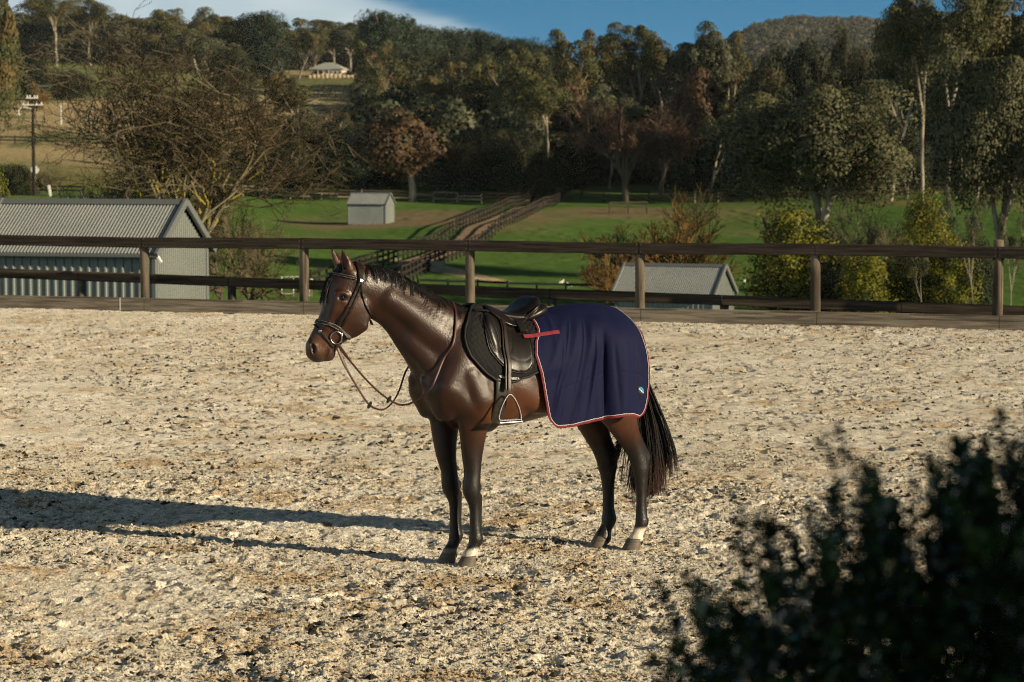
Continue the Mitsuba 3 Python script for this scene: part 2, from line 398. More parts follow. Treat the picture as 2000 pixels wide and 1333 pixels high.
def timber(dark, pale, stretch):
    def f(p, n, uv):
        u = p.x * stretch[0] + p.y * stretch[1]; g = fbm(u, p.y * 9 - p.x * 4.5 * 0, p.z * 42 * stretch[2], 4); w = fbm(p.x * .9, p.y * .9, p.z * 3, 3)
        c = mix(dark, pale, smoothstep(.3, .75, g * .7 + w * .3)); return mix(c, (dark[0] * .45, dark[1] * .42, dark[2] * .4), smoothstep(.70, .82, noise(u * 1.4, 3.0, p.z * 30 * stretch[2])) * .7)
    return proc(f)


bsdf("dark_rail", timber((.019, .0145, .012), (.050, .038, .030), (1.4, .8, 1.0)), .8, .25)
bsdf("grey_board", timber((.115, .097, .075), (.30, .255, .198), (1.4, .8, 1.0)), .85, .2)
bsdf("low_rail", timber((.040, .030, .022), (.105, .078, .055), (1.4, .8, 1.0)), .85, .2)
bsdf("post_wood", timber((.055, .045, .034), (.185, .150, .110), (14.0, 14.0, .045)), .85, .2)
bsdf("old_rail", timber((.20, .16, .11), (.40, .33, .24), (.6, .5, .8)), .9, .15)
bsdf("dark_fence", (.022, .018, .015), .8, .2)
bsdf("nail", (.12, .11, .10), .5, .5)
zinc = lambda p, n, uv: mix((.20, .215, .215), (.27, .285, .28), fbm(p.x * 1.3, p.y * 1.3, p.z * .8, 3))
bsdf("roof_iron", proc(zinc), .5, .4)
bsdf("wall_iron", proc(lambda p, n, uv: mix((.19, .212, .205), (.26, .285, .272), fbm(p.x * .9, p.y * .9, p.z * .7, 3))), .5, .45)
bsdf("trim_iron", (.13, .14, .145), .45, .45)
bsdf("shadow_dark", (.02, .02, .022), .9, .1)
bsdf("white_paint", (.70, .70, .68), .5, .4)
bsdf("cream_wall", (.50, .42, .31), .85, .2)
bsdf("grey_roof", (.34, .36, .33), .6, .3)
bsdf("window_glass", (.02, .022, .025), .08, .6)
bsdf("concrete", proc(lambda p, n, uv: mix((.26, .23, .18), (.42, .38, .31), fbm(p.x * 3, p.y * 3, p.z * 3, 3))), .9, .2)
bsdf("asphalt", proc(lambda p, n, uv: mix((.045, .047, .05), (.075, .075, .078), fbm(p.x * .4, p.y * .4, 0.0, 3))), .8, .3)
bsdf("dirt", proc(lambda p, n, uv: mix((.13, .092, .058), (.22, .165, .11), fbm(p.x * .8, p.y * .8, p.z * .8, 4))), .95, .1)
bsdf("feather", (.62, .60, .55), .8, .2)
bsdf("stone", proc(lambda p, n, uv: mix((.34, .27, .18), (.55, .46, .33), fbm(p.x * .7, p.y * .7, p.z * .7, 3))), .95, .1)


# grass and earth of the paddocks and hills: real patches of turf, worn earth and dry grass
def land_color(p, n, uv):
    x, y = p.x, p.y
    big = fbm(x * .020, y * .014, 4.0, 4); mid = fbm(x * .12, y * .07, 8.0, 4); fine = fbm(x * 1.5, y * .9, 2.0, 3)
    lush = mix((.034, .072, .014), (.078, .128, .028), mid * .6 + fine * .4)
    dry = mix((.17, .135, .075), (.28, .22, .125), mid * .5 + fine * .5)
    worn = mix((.095, .066, .040), (.165, .118, .074), fine * .6 + mid * .4)
    t = smoothstep(.45, .62, big * .75 + mid * .25)
    c = mix(lush, mix((.075, .078, .026), (.125, .105, .045), mid), t * .85)
    # worn paddock by the far shelter, and round the gateway
    w = smoothstep(0, 1, 1.25 - dr.sqrt(dr.square((x + 9) / 17) + dr.square((y - 222) / 26)) + (mid - .5) * 1.6)
    w2 = smoothstep(0, 1, 1.2 - dr.sqrt(dr.square((x - 11) / 11) + dr.square((y - 238) / 13)) + (mid - .5) * 1.6)
    c = mix(c, worn, dr.maximum(w * .85, w2 * .8))
    hill = smoothstep(270, 330, y)
    hg = mix(mix((.07, .085, .032), (.115, .12, .052), mid), dry, smoothstep(.33, .46, fbm(x * .008 + 3, y * .0055, 1.0, 4) + (mid - .5) * .3))
    rows = smoothstep(.3, .7, .5 + .5 * dr.sin((x * .9 + y * .25) * 2 * dr.pi / 5.2)) * smoothstep(560, 585, y) * smoothstep(735, 715, y) * smoothstep(-78, -70, x) * smoothstep(-30, -40, x)
    hg = mix(hg, (.32, .265, .16), smoothstep(560, 585, y) * smoothstep(735, 715, y) * smoothstep(-78, -70, x) * smoothstep(-30, -40, x) * .9)
    hg = mix(hg, (.085, .085, .04), rows * .6)
    c = mix(c, hg, hill)
    c = mix(c, mix((.30, .22, .13), (.44, .33, .20), fine), smoothstep(1.0, .55, dr.sqrt(dr.square((x + 5.6 + (y - 155) * .35) / 1.8) + dr.square((y - 152) / 16)) + (mid - .5) * .5))
    return c


bsdf("land", proc(land_color), .95, .1, proc(lambda p, n, uv: fbm(p.x * .9, p.y * .55, 1.0, 4), 4e-2), .28)
bsdf("bank_grass", proc(lambda p, n, uv: mix((.04, .07, .018), (.10, .12, .04), fbm(p.x * 6, p.y * 6, p.z * 6, 3))), .95, .1)


def leafy(key, a, b, f=.16, patch=None, rough=.6, spec=.25):
    """foliage: two tones mixed by the branch and by the leaf"""
    def col(p, n, uv):
        c = mix(a, b, smoothstep(.25, .75, fbm(p.x * f, p.y * f, p.z * f, 2) * .55 + .45 * cell_rand(p.x * 1.9, p.y * 1.9, p.z * 1.9)))
        return c if patch is None else mix(c, patch, smoothstep(.55, .72, noise(p.x * f * 1.7 + 9, p.y * f * 1.7, p.z * f * 1.7)) * .8)
    bsdf(key, proc(col), rough, spec)


leafy("gum_leaf", (.032, .040, .014), (.100, .098, .036), .22, (.13, .092, .034))
leafy("gum_leaf_grey", (.040, .048, .026), (.108, .110, .060), .2)
leafy("gum_leaf_russet", (.046, .030, .016), (.098, .056, .028), .25, (.05, .044, .02))
leafy("dark_leaf", (.009, .014, .007), (.030, .038, .014), .2, (.05, .042, .014))
leafy("pine_leaf", (.012, .024, .014), (.032, .050, .025), .15)
leafy("wattle_leaf", (.030, .042, .006), (.150, .150, .012), .5, (.20, .155, .012))
leafy("far_leaf", (.030, .036, .022), (.070, .068, .038), .05, (.085, .056, .034))
leafy("paperbark_leaf", (.046, .052, .026), (.110, .106, .050), .25)
leafy("twig_brown", (.060, .046, .026), (.125, .098, .056), .3)
leafy("twig_red", (.070, .040, .028), (.12, .07, .045), .3)
leafy("twig_orange", (.085, .06, .018), (.19, .10, .028), .35, (.06, .066, .022))
bsdf("lichen_bark", proc(lambda p, n, uv: mix(mix((.12, .10, .06), (.24, .21, .13), noise(p.x * 5, p.y * 5, p.z * 2)), (.30, .235, .03), smoothstep(.54, .66, noise(p.x * 1.3 + 4, p.y * 1.3, p.z * 1.1)) * .85)), .9, .2)
bsdf("gum_bark", proc(lambda p, n, uv: mix((.11, .085, .06), (.36, .31, .245), smoothstep(.3, .62, fbm(p.x * 1.6, p.y * 1.6, p.z * .35, 3)))), .8, .2)
bsdf("brown_bark", proc(lambda p, n, uv: mix((.06, .046, .034), (.15, .12, .09), fbm(p.x * 3, p.y * 3, p.z * .6, 3))), .9, .15)
bsdf("bush_leaf", proc(lambda p, n, uv: mix((.008, .020, .006), (.040, .075, .016), smoothstep(.3, .9, cell_rand(p.x * 28, p.y * 28, p.z * 28)))), .14, .6)
bsdf("bush_stem", (.010, .012, .006), .8, .2)

# ---------------------------------------------------------------- the lie of the land
from scipy.interpolate import PchipInterpolator
YS = np.array([20, 34, 40, 48, 60, 83, 110, 125, 160, 220, 260, 300, 350, 400, 500, 650, 800, 1000, 1500, 6000.])
LANES = np.array([-.34, -.23, -.08, .05, .22, .34])
ZT = np.array([[-.3, -.4, -.8, -1.4, -2.2, -2.9, -3.0, -2.8, -2.2, -1.2, -.4, 2.5, 6.5, 11, 19, 32, 42, 50, 54, 40],
               [-.3, -.4, -.8, -1.4, -2.2, -3.0, -3.2, -3.0, -2.5, -1.5, -.8, 1.5, 5, 9, 16.5, 28, 37.5, 47, 52, 40],
               [-.3, -.4, -.9, -1.5, -2.8, -3.9, -4.6, -4.8, -4.7, -3.5, -2.2, -.5, 2, 5, 11, 20, 31, 43, 50, 40],
               [-.3, -.4, -1.0, -1.8, -3.1, -4.3, -5.0, -5.1, -4.9, -3.5, -2.4, -1, 1, 3, 8, 16, 26, 36, 45, 40],
               [-.3, -.4, -1.1, -1.9, -3.3, -4.6, -5.2, -5.2, -4.8, -3.2, -1.8, 0, 2, 4, 8, 14, 22, 30, 40, 40],
               [-.3, -.4, -1.1, -1.9, -3.3, -4.6, -5.2, -5.2, -4.6, -2.8, -1.2, 1, 3, 5, 9, 15, 22, 30, 40, 40]])
_cols = [PchipInterpolator(np.log(YS), z) for z in ZT]


def ground(x, y):
    x, y = np.broadcast_arrays(np.asarray(x, float), np.asarray(y, float)); ly = np.log(np.clip(y, 21, 5900)); a = np.clip(x / np.maximum(y, 20), LANES[0], LANES[-1])
    k = np.clip(np.searchsorted(LANES, a) - 1, 0, len(LANES) - 2); t = (a - LANES[k]) / (LANES[k + 1] - LANES[k]); t = t * t * (3 - 2 * t)
    Z = np.stack([c(ly) for c in _cols]); z = np.take_along_axis(Z, k[None], 0)[0] * (1 - t) + np.take_along_axis(Z, k[None] + 1, 0)[0] * t
    return z + (meshkit.noise(np.stack([x * .05, y * .05, 0 * x], -1), 2) - .5) * np.clip((y - 45) / 200, 0, 1) * 1.2


gx = np.unique(np.concatenate([np.linspace(-1380, -260, 30), np.linspace(-260, -60, 60), np.linspace(-60, 60, 121), np.linspace(60, 260, 60), np.linspace(260, 1380, 30)]))
gy = np.unique(np.concatenate([np.linspace(-60, 33, 12), np.linspace(33, 130, 98), np.linspace(130, 320, 110), np.linspace(320, 1000, 120), np.linspace(1000, 3850, 30)]))
GX, GY = np.meshgrid(gx, gy, indexing="ij")
put("paddock_ground", gridmesh(np.stack([GX, GY, ground(GX, GY) - .25 * (GY < 34)], -1)), "land", True); tag("paddock_ground", "green and brown paddocks running down to a valley and up the hillside", "paddock", kind="structure")

# far forested hill
hx = np.linspace(-900, 1370, 150); hy = np.linspace(1500, 3600, 60); HX2, HY2 = np.meshgrid(hx, hy, indexing="ij")
ridge = np.interp(hx, [-900, -100, 34, 142, 176, 244, 272, 317, 363, 397, 425, 480, 600, 900, 2600], [60, 64, 76, 90, 103, 122, 138, 143, 141, 142, 134, 142, 140, 150, 120])


def hill_z(x, y):
    r = np.interp(x * 2500 / np.maximum(y, 1), hx, ridge); t = np.clip((y - 1500) / 1000, 0, 1); b = np.clip((y - 2500) / 1100, 0, 1)
    return 38 + (r - 38) * (t * t * (3 - 2 * t)) - 60 * b ** 2 + 14 * (meshkit.fbm(np.stack([x * .006, y * .004, 0 * x], -1), 3, 5) - .5) * t


put("far_hill", gridmesh(np.stack([HX2, HY2, hill_z(HX2, HY2)], -1)), "land", True); tag("far_hill", "blue grey forested hill on the horizon at the right", "hill", kind="structure")

# arena footing: churned sand, clods and pocks as real relief
FA, FB = np.array([-8.65, 37.9]), np.array([7.1, 33.02]); FD = (FB - FA) / np.linalg.norm(FB - FA); FN = np.array([FD[1], -FD[0]])  # FN points into the arena
fence_y = lambda x: FA[1] + (x - FA[0]) * FD[1] / FD[0]


def relief(x, y):
    q = lambda f, g, s: meshkit.noise(np.stack([x * f, y * g, 0 * x + s], -1), int(s))
    churn = meshkit.fbm(np.stack([x * .9, y * .9, 0 * x], -1), 3, 11)
    k = np.clip((churn - .20) * 2.2, .70, 1.05)
    lump = np.clip(q(9, 8, 1) - .62, 0, 1) * .040 + np.clip(q(23, 21, 2) - .55, 0, 1) * .040 + np.clip(q(46, 42, 3) - .50, 0, 1) * .030
    pock = np.clip(q(9.3, 8.6, 4) - .66, 0, 1) * .16
    return .030 * (churn - .5) + .66 * k * (lump - pock) + .010 * (q(58, 55, 5) - .5) + .007 * (q(31, 27, 6) - .5)


_gp = np.random.default_rng(404)
PRINTS = [(x, y, a) for x, y, a in zip(_gp.uniform(-6.5, 6.5, 420), 10 + 22 * _gp.uniform(0, 1, 420) ** 1.3, _gp.uniform(0, 6.283, 420)) if abs(x) < .25 * y + .6 and math.hypot(x - .2, (y - 14.1)) > .9]


def hoof_prints(X, Y, Z):
    """old hoof prints: a pressed-in disc, deeper at the toe, with a crumbled rim"""
    for px, py, a in PRINTS:
        i0, i1 = np.searchsorted(X[:, 0], [px - .2, px + .2]); j0, j1 = np.searchsorted(Y[(i0 + i1) // 2 if i0 < len(X) else -1], [py - .2, py + .2])
        if i1 - i0 < 3 or j1 - j0 < 3: continue
        s = (slice(i0, i1), slice(j0, j1)); dx, dy = X[s] - px, Y[s] - py; u, v = dx * math.cos(a) + dy * math.sin(a), -dx * math.sin(a) + dy * math.cos(a)
        r = np.hypot(u / .066, v / .060); Z[s] += -.026 * (1 + .5 * np.clip(u / .06, -1, 1)) / (1 + np.exp((r - 1) * 9)) + .013 * np.exp(-((r - 1.35) / .28) ** 2) * (.5 + meshkit.noise(np.stack([X[s] * 25, Y[s] * 25, 0 * dx], -1), 8))
    return Z


def sand_sheet(x0, x1, y0, y1, dx, dy, to_fence=False):
    x = np.arange(x0, x1 + dx / 2, dx)
    if to_fence:
        v = np.linspace(0, 1, int((y1 - y0) / dy)); X, V = np.meshgrid(x, v, indexing="ij"); Y = y0 + V * (fence_y(X) + .02 - y0)
    else:
        X, Y = np.meshgrid(x, np.arange(y0, y1 + dy / 2, dy), indexing="ij")
    Z = hoof_prints(X, Y, relief(X, Y))
    for hx_, hy_ in ((-.29, 13.73), (-.33, 13.86), (.77, 14.35), (.57, 14.46)): Z = Z * (1 - np.exp(-((X - hx_) ** 2 + (Y - hy_) ** 2) / .11 ** 2)) + .004 * np.exp(-((X - hx_) ** 2 + (Y - hy_) ** 2) / .11 ** 2)
    return gridmesh(np.stack([X, Y, Z], -1))


sheets = [sand_sheet(-4.4, 4.4, 9.8, 17.6, .0165, .0155), sand_sheet(-9.8, 9.8, 17.6, 36, .048, .040, True), sand_sheet(-26, -9.8, 17.6, 42, .4, .4, True), sand_sheet(9.8, 26, 17.6, 30, .4, .4, True),
          sand_sheet(-26, -4.4, 5.2, 17.6, .3, .3), sand_sheet(4.4, 26, 5.2, 17.6, .3, .3), sand_sheet(-4.4, 4.4, 5.2, 9.8, .1, .1)]
put("arena_sand", cat_mesh(sheets), "sand", True); tag("arena_sand", "pale churned sand footing of the riding arena", "sand", kind="structure")
g = np.random.default_rng(77)
ico = trimesh.Trimesh([(1, 0, 0), (0, 1, 0), (-1, 0, 0), (0, -1, 0), (0, 0, 1), (0, 0, -1)], [(0, 1, 4), (1, 2, 4), (2, 3, 4), (3, 0, 4), (1, 0, 5), (2, 1, 5), (3, 2, 5), (0, 3, 5)], process=False)


def scatter(n, r0, r1, flat, seed, ymax=34.0, thr=.44, pw=1.5):
    g = np.random.default_rng(seed); y = 9.9 + (ymax - 9.9) * g.uniform(0, 1, n) ** pw; x = g.uniform(-1, 1, n) * (.24 * y + .4)
    keep = (meshkit.fbm(np.stack([x * .9, y * .9, 0 * x], -1), 3, 11) + g.normal(0, .10, n) > thr) & (y < fence_y(x) - .25); x, y = x[keep], y[keep]; n = len(x)
    r = r0 * (r1 / r0) ** (g.uniform(0, 1, n) ** 1.7); v = np.array(ico.vertices)[None] * (1 + g.normal(0, .25, (n, 6, 1))) * r[:, None, None] * np.stack([g.uniform(.8, 1.7, n), g.uniform(.8, 1.4, n), flat * g.uniform(.6, 1.2, n)], -1)[:, None]
    a = g.uniform(0, 6.3, n); c, s = np.cos(a)[:, None], np.sin(a)[:, None]; X = v[..., 0] * c - v[..., 1] * s + x[:, None]; Y = v[..., 0] * s + v[..., 1] * c + y[:, None]
    Z = v[..., 2] + (relief(x, y) + r * flat * .35)[:, None]
    f = np.array(ico.faces)[None] + 6 * np.arange(n)[:, None, None]
    return trimesh.Trimesh(np.stack([X, Y, Z], -1).reshape(-1, 3), f.reshape(-1, 3), process=False)


put("sand_clods", cat_mesh([scatter(80000, .003, .013, .9, 5, 19.0, .38, 1.15), scatter(30000, .006, .018, .85, 15, 36.0, .38, .8)]), "clod", False); tag("sand_clods", "small clods of damp sand lying all over the arena footing", "clods", kind="stuff")
put("dark_scraps", scatter(22000, .004, .023, .8, 6, 34, .47, 1.1), "dark_scrap", False); tag("dark_scraps", "dark scraps of fibre and rubber mixed into the arena sand", "scraps", kind="stuff")
# grass bank the view is taken from
bxx, byy = np.meshgrid(np.linspace(-9, 9, 60), np.linspace(-12, 5.6, 60), indexing="ij")
put("grass_bank", gridmesh(np.stack([bxx, byy, .92 * (1 - np.clip((byy - 3.2) / 2.2, 0, 1) ** 1.0) - .06 + .04 * meshkit.noise(np.stack([bxx * 3, byy * 3, 0 * bxx], -1), 4)], -1)), "bank_grass", True); tag("grass_bank", "grassy bank beside the arena", "bank", kind="structure")

# ---------------------------------------------------------------- arena fence
def at_fence(t, off=0.0): return FA + FD * t + FN * off


fence = thing("arena_fence", "dark timber fence with round posts along the far side of the sand arena", "fence")
posts_t = [-3.2, -.38, 2.72, 5.54, 8.36, 11.11, 13.82, 16.50, 19.12, 21.8]
for k, t in enumerate(posts_t):
    p = at_fence(t, -.04); tall = k == 7
    put(fence + "__post", post(p[0], p[1], -.5, 1.30 if tall else 1.06, .078, 14, k, .95, .006), "post_wood", 40)
    if tall:
        c = trimesh.creation.cylinder(.085, .05, sections=14); c.apply_translation((p[0], p[1], 1.045)); put(fence + "__collar", c, "dark_fence", 40)
for k in range(len(posts_t) - 1):
    a, b = at_fence(posts_t[k] + .006, .048), at_fence(posts_t[k + 1] - .006, .048); h = .012 * math.sin(k * 2.3)
    put(fence + "__top_rail", beam((*a, 1.135 + h), (*b, 1.135 + .012 * math.sin(k * 2.3 + 2.3)), .055, .172, .010, .0018, k, 9), "dark_rail", 30)
    a, b = at_fence(posts_t[k] + .045, .075), at_fence(posts_t[k + 1] + .036, .075)
    put(fence + "__kickboard", beam((*a, .105), (*b, .105 + .005 * math.sin(k * 1.7)), .05, .222, .008, .0025, 40 + k, 9), "grey_board", 30)
    q = at_fence(posts_t[k], .077)
    nm = [trimesh.creation.cylinder(.007, .006, sections=8, transform=np.vstack([np.hstack([np.stack([[FD[0], FD[1], 0], [0, 0, 1], [FN[0], FN[1], 0]], 1), [[q[0] + FD[0] * dx], [q[1] + FD[1] * dx], [1.135 + dz]]]), [0, 0, 0, 1]])) for dx in (-.035, .03) for dz in (-.05, .05)]
    for m in nm: put(fence + "__nail", m, "nail", False)
_m = at_fence(2.33, .103); put(fence + "__marker", beam((_m[0], _m[1], .0), (_m[0], _m[1], .215), .014, .006, .002), "white_tape", False)
# the older low rail just outside it, falling to the right
low = thing("low_rail_fence", "weathered low rail on short posts just outside the arena fence", "fence")
lz = lambda t: .555 - .0185 * t
for k in range(-2, 8):
    t0, t1 = 1.3 + 2.75 * k, 1.3 + 2.75 * (k + 1); a, b = at_fence(t0 + .006, -.42), at_fence(t1 - .006, -.42)
    put(low + "__rail", beam((*a, lz(t0)), (*b, lz(t1)), .05, .16, .009, .002, 70 + k, 8), "low_rail", 30)
    p = at_fence(t0, -.53); put(low + "__post", post(p[0], p[1], -.9, lz(t0) - .03, .075, 12, 90 + k), "post_wood", 40)


# ---------------------------------------------------------------- corrugated sheds
def corrugated(p0, along, down, length, height, pitch, depth, normal, trap=False, top=None):
    """a sheet of iron: p0 a top corner, ribs run 'down', profile along 'along'"""
    p0, along, down, normal = (np.asarray(q, float) for q in (p0, along, down, normal)); n = max(int(round(length / pitch)), 1)
    if trap: u = np.concatenate([k + np.array([0, .10, .16, .34, .40, .999]) for k in range(n)] + [[n]]); w = np.concatenate([[0, 0, 1, 1, 0, 0]] * n + [[0]])
    else: u = np.arange(n * 8 + 1) / 8.0; w = .5 + .5 * np.cos(2 * np.pi * u)
    u = u * length / n; d = np.zeros_like(u) + height if top is None else np.array([top(q) for q in u])
    t0 = np.zeros_like(u) if top is None else height - d
    base = p0 + along * u[:, None] + normal * (w * depth)[:, None]
    V = np.stack([base + down * t0[:, None], base + down * height], 1)
    m = gridmesh(V); fn = m.face_normals.mean(0)
    if fn @ normal < 0: m.faces = m.faces[:, ::-1]
    return m


def shed(name, label, cx, cy, z, yaw, L, W, wall, rise, group=None, cat="shed", small=False):
    k = thing(name, label, cat, group); c, s = math.cos(yaw), math.sin(yaw); M = np.eye(4); M[:2, :2] = [[c, -s], [s, c]]; M[:3, 3] = (cx, cy, z); MT = T(M.tolist())
    P = lambda part, m, b, sm=False: put(k + "__" + part, m, b, sm, MT)
    l, w = L / 2, W / 2; sl = math.hypot(w, rise); ov = .16; pitch = .076 if not small else .12
    wallm = lambda p0, a, ln, n, trap, top=None, h=wall: corrugated(p0, a, (0, 0, -1), ln, h, .19 if trap else pitch * 1.12, .030 if trap else .026, n, trap, top)
    P("front_wall", wallm((-l, -w, wall), (1, 0, 0), L, (0, -1, 0), True), "wall_iron"); P("back_wall", wallm((l, w, wall), (-1, 0, 0), L, (0, 1, 0), True), "wall_iron")
    g = lambda u: wall + rise * (1 - abs(u - w) / w) - .02
    for sx in (1, -1):
        P("gable_wall", corrugated((sx * l, -w * sx, wall + rise), (0, sx, 0), (0, 0, -1), W, wall + rise, .108 if not small else .16, .030, (sx, 0, 0), True, g), "wall_iron", False)
        e = beam((sx * (l + .012), -w * sx * 1.0, wall - .9 * wall / 2 - .05), (sx * (l + .012), -w * sx, .02), .09, .09, .01); 
        for sy in (1, -1):
            P("corner_flashing", beam((sx * (l + .004), sy * (w + .004), .01), (sx * (l + .004), sy * (w + .004), wall - .04), .10, .10, .012), "trim_iron", 30)
            dn = np.array([0, sy * w, -rise]) / sl
            a = np.array([sx * (l + ov - .03), 0, wall + rise + .055]); P("barge_flashing", beam(a, a + dn * (sl + ov + .10), .085, .15, .012), "trim_iron", 30)
    for sy in (-1, 1):
        dn = np.array([0, sy * w, -rise]) / sl; nm = np.array([0, sy * rise, w]) / sl
        P("roof_sheet", corrugated((-l - ov, sy * .02, wall + rise + .04), (1, 0, 0), dn, L + 2 * ov, sl + ov, pitch, .024, nm), "roof_iron", 40 if not small else False)
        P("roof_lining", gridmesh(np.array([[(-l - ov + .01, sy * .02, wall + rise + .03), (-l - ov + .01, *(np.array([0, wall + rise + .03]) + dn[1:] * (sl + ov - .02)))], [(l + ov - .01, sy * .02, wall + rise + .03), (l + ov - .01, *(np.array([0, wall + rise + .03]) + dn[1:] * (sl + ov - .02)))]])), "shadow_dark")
        P("ridge_cap", beam((-l - ov - .01, 0 + sy * .085, wall + rise + .042), (l + ov + .01, sy * .085, wall + rise + .042), .19, .014, .004).apply_transform(trimesh.transformations.rotation_matrix(-sy * math.atan2(rise, w), (1, 0, 0), (0, sy * .085, wall + rise + .042))), "trim_iron", 30)
        e = np.array([0, 0, wall + rise + .03]) + dn * (sl + ov); P("gutter", beam((-l - ov, e[1] + sy * .03, e[2] - .03), (l + ov, e[1] + sy * .03, e[2] - .03), .10, .085, .02), "trim_iron", 30)
    return k, MT


sk_, m_ = shed("corrugated_shed", "grey corrugated iron shed behind the fence at the left, the largest of the sheds", -9.00, 48.6, -1.50, math.radians(-14), 4.0, 2.85, 2.08, .96, "corrugated iron sheds")
put(sk_ + "__gutter_end", beam((2.14, -1.60, 1.99), (2.22, -1.60, 1.86), .07, .07, .015), "white_paint", False, m_)
shed("corrugated_shed", "small grey iron shed half hidden behind the fence below the orange shrub", 6.02, 83.4, -4.52, math.radians(-21), 3.65, 2.75, 2.12, .94, "corrugated iron sheds")
shed("corrugated_shed", "little grey horse shelter standing alone in the brown paddock up the slope", -13.75, 221, float(ground(-13.75, 221)) - .05, math.radians(-14), 3.75, 2.9, 2.05, .95, "corrugated iron sheds", "shed", True)


# ---------------------------------------------------------------- paddock fences
def rail_fence(name, label, pts, spacing, height, rails, mat_post, mat_rail, rw=.12, pr=.07, group=None, seed=0, n_part=True):
    g = np.random.default_rng(seed); k = thing(name, label, "fence", group); pts = np.array(pts, float); seg = np.r_[0, np.cumsum(np.hypot(*np.diff(pts, axis=0).T))]
    n = int(round(seg[-1] / spacing)); t = np.linspace(0, seg[-1], n + 1); X, Y = np.interp(t, seg, pts[:, 0]), np.interp(t, seg, pts[:, 1]); Z = ground(X, Y)
    for i in range(n + 1):
        put(k + "__post", post(X[i], Y[i], Z[i] - .3, Z[i] + height * g.uniform(.97, 1.06), pr * g.uniform(.85, 1.1), 7, i + seed, .95, .02), mat_post if not isinstance(mat_post, tuple) else mat_post[g.integers(len(mat_post))], 50)
    for i in range(n):
        d = np.array([X[i + 1] - X[i], Y[i + 1] - Y[i]]); nn = np.array([d[1], -d[0]]) / np.linalg.norm(d) * (pr + .02)
        for h in rails:
            a, b = (X[i] + nn[0], Y[i] + nn[1], Z[i] + h + g.normal(0, .012)), (X[i + 1] + nn[0], Y[i + 1] + nn[1], Z[i + 1] + h + g.normal(0, .012))
            put(k + "__rail", beam(a, b, .04, rw, .006), mat_rail if not isinstance(mat_rail, tuple) else mat_rail[g.integers(len(mat_rail))], False)
    return k


rail_fence("paddock_fence", "weathered post and rail fence along the top of the brown paddock by the trees", [(-34, 263), (-20, 262), (2.0, 262)], 2.7, 1.25, (.45, .85, 1.2), ("old_rail", "dark_fence", "old_rail"), ("old_rail", "low_rail"), .15, .10, None, 3)
rail_fence("paddock_fence", "post and rail fence below the gums at the far right edge of the paddock", [(8.2, 266), (22, 262), (40, 258), (66, 252)], 2.7, 1.25, (.5, .9, 1.2), ("dark_fence", "old_rail", "dark_fence"), ("low_rail", "dark_rail"), .14, .09, None, 4)
rail_fence("lane_fence", "dark fence on the uphill left side of the fenced lane", [(-11.0, 124), (-9.2, 146), (-7.3, 168), (-3.4, 210), (3.6, 284)], 2.55, 1.25, (.42, .82, 1.2), "dark_fence", "dark_fence", .13, .075, "dark fences along the lane", 5)
rail_fence("lane_fence", "dark fence on the right side of the fenced lane, next to the green paddock", [(-7.0, 122), (-5.8, 146), (-3.8, 168), (.2, 210), (7.4, 284)], 2.55, 1.25, (.42, .82, 1.2), "dark_fence", "dark_fence", .13, .075, "dark fences along the lane", 6)
rail_fence("field_fence", "fence of dark posts and pale rails low in the green paddock behind the saddle", [(-5.2, 125.4), (0, 125), (6.6, 124.2), (9.5, 123.8)], 1.72, .84, (.36, .76), "dark_fence", ("dark_fence", "old_rail", "old_rail"), .13, .06, None, 8)
rail_fence("hill_fence", "distant fence crossing the dry slope at the left edge", [(-83, 350), (-62, 346), (-44, 342)], 3.2, 1.3, (.6, 1.1), "dark_fence", "dark_fence", .2, .10, None, 9)
rail_fence("road_fence", "low dark fence on the near side of the road at the left", [(-62, 246), (-46, 243)], 2.6, 1.25, (.5, .9), "dark_fence", "dark_fence", .2, .10, None, 10)
rail_fence("hitching_rail", "weathered two rail barrier standing in front of the orange shrub", [(10.0, 232), (13.9, 233)], 1.95, 1.25, (.72, 1.2), "low_rail", "low_rail", .16, .09, None, 11)
dl = [(-9.2, 122), (-7.5, 146), (-5.75, 168), (-1.8, 210), (5.3, 284)]; ds = np.linspace(0, 1, 80); dx_, dy_ = np.interp(ds, np.linspace(0, 1, 5), [p[0] for p in dl]), np.interp(ds, np.linspace(0, 1, 5), [p[1] for p in dl])
U = np.linspace(-1.2, 1.2, 9)[None]; LX, LY = dx_[:, None] + U, dy_[:, None] + 0 * U
put("dirt_lane", gridmesh(np.stack([LX, LY, ground(LX, LY) + .05], -1)), "dirt", True); tag("dirt_lane", "bare brown earth lane between the two dark fences", "lane", kind="structure")
# road at the left
RX = np.linspace(-90, -34, 60)[:, None]; RU = np.linspace(-4.5, 4.5, 9)[None]; RYc = 240 - .05 * (RX + 60) - .004 * (RX + 60) ** 2
put("road", gridmesh(np.stack([RX + 0 * RU, RYc + RU, ground(RX + 0 * RU, RYc + RU) + .06], -1)), "asphalt", True); tag("road", "grey sealed road passing at the left edge", "road", kind="structure")

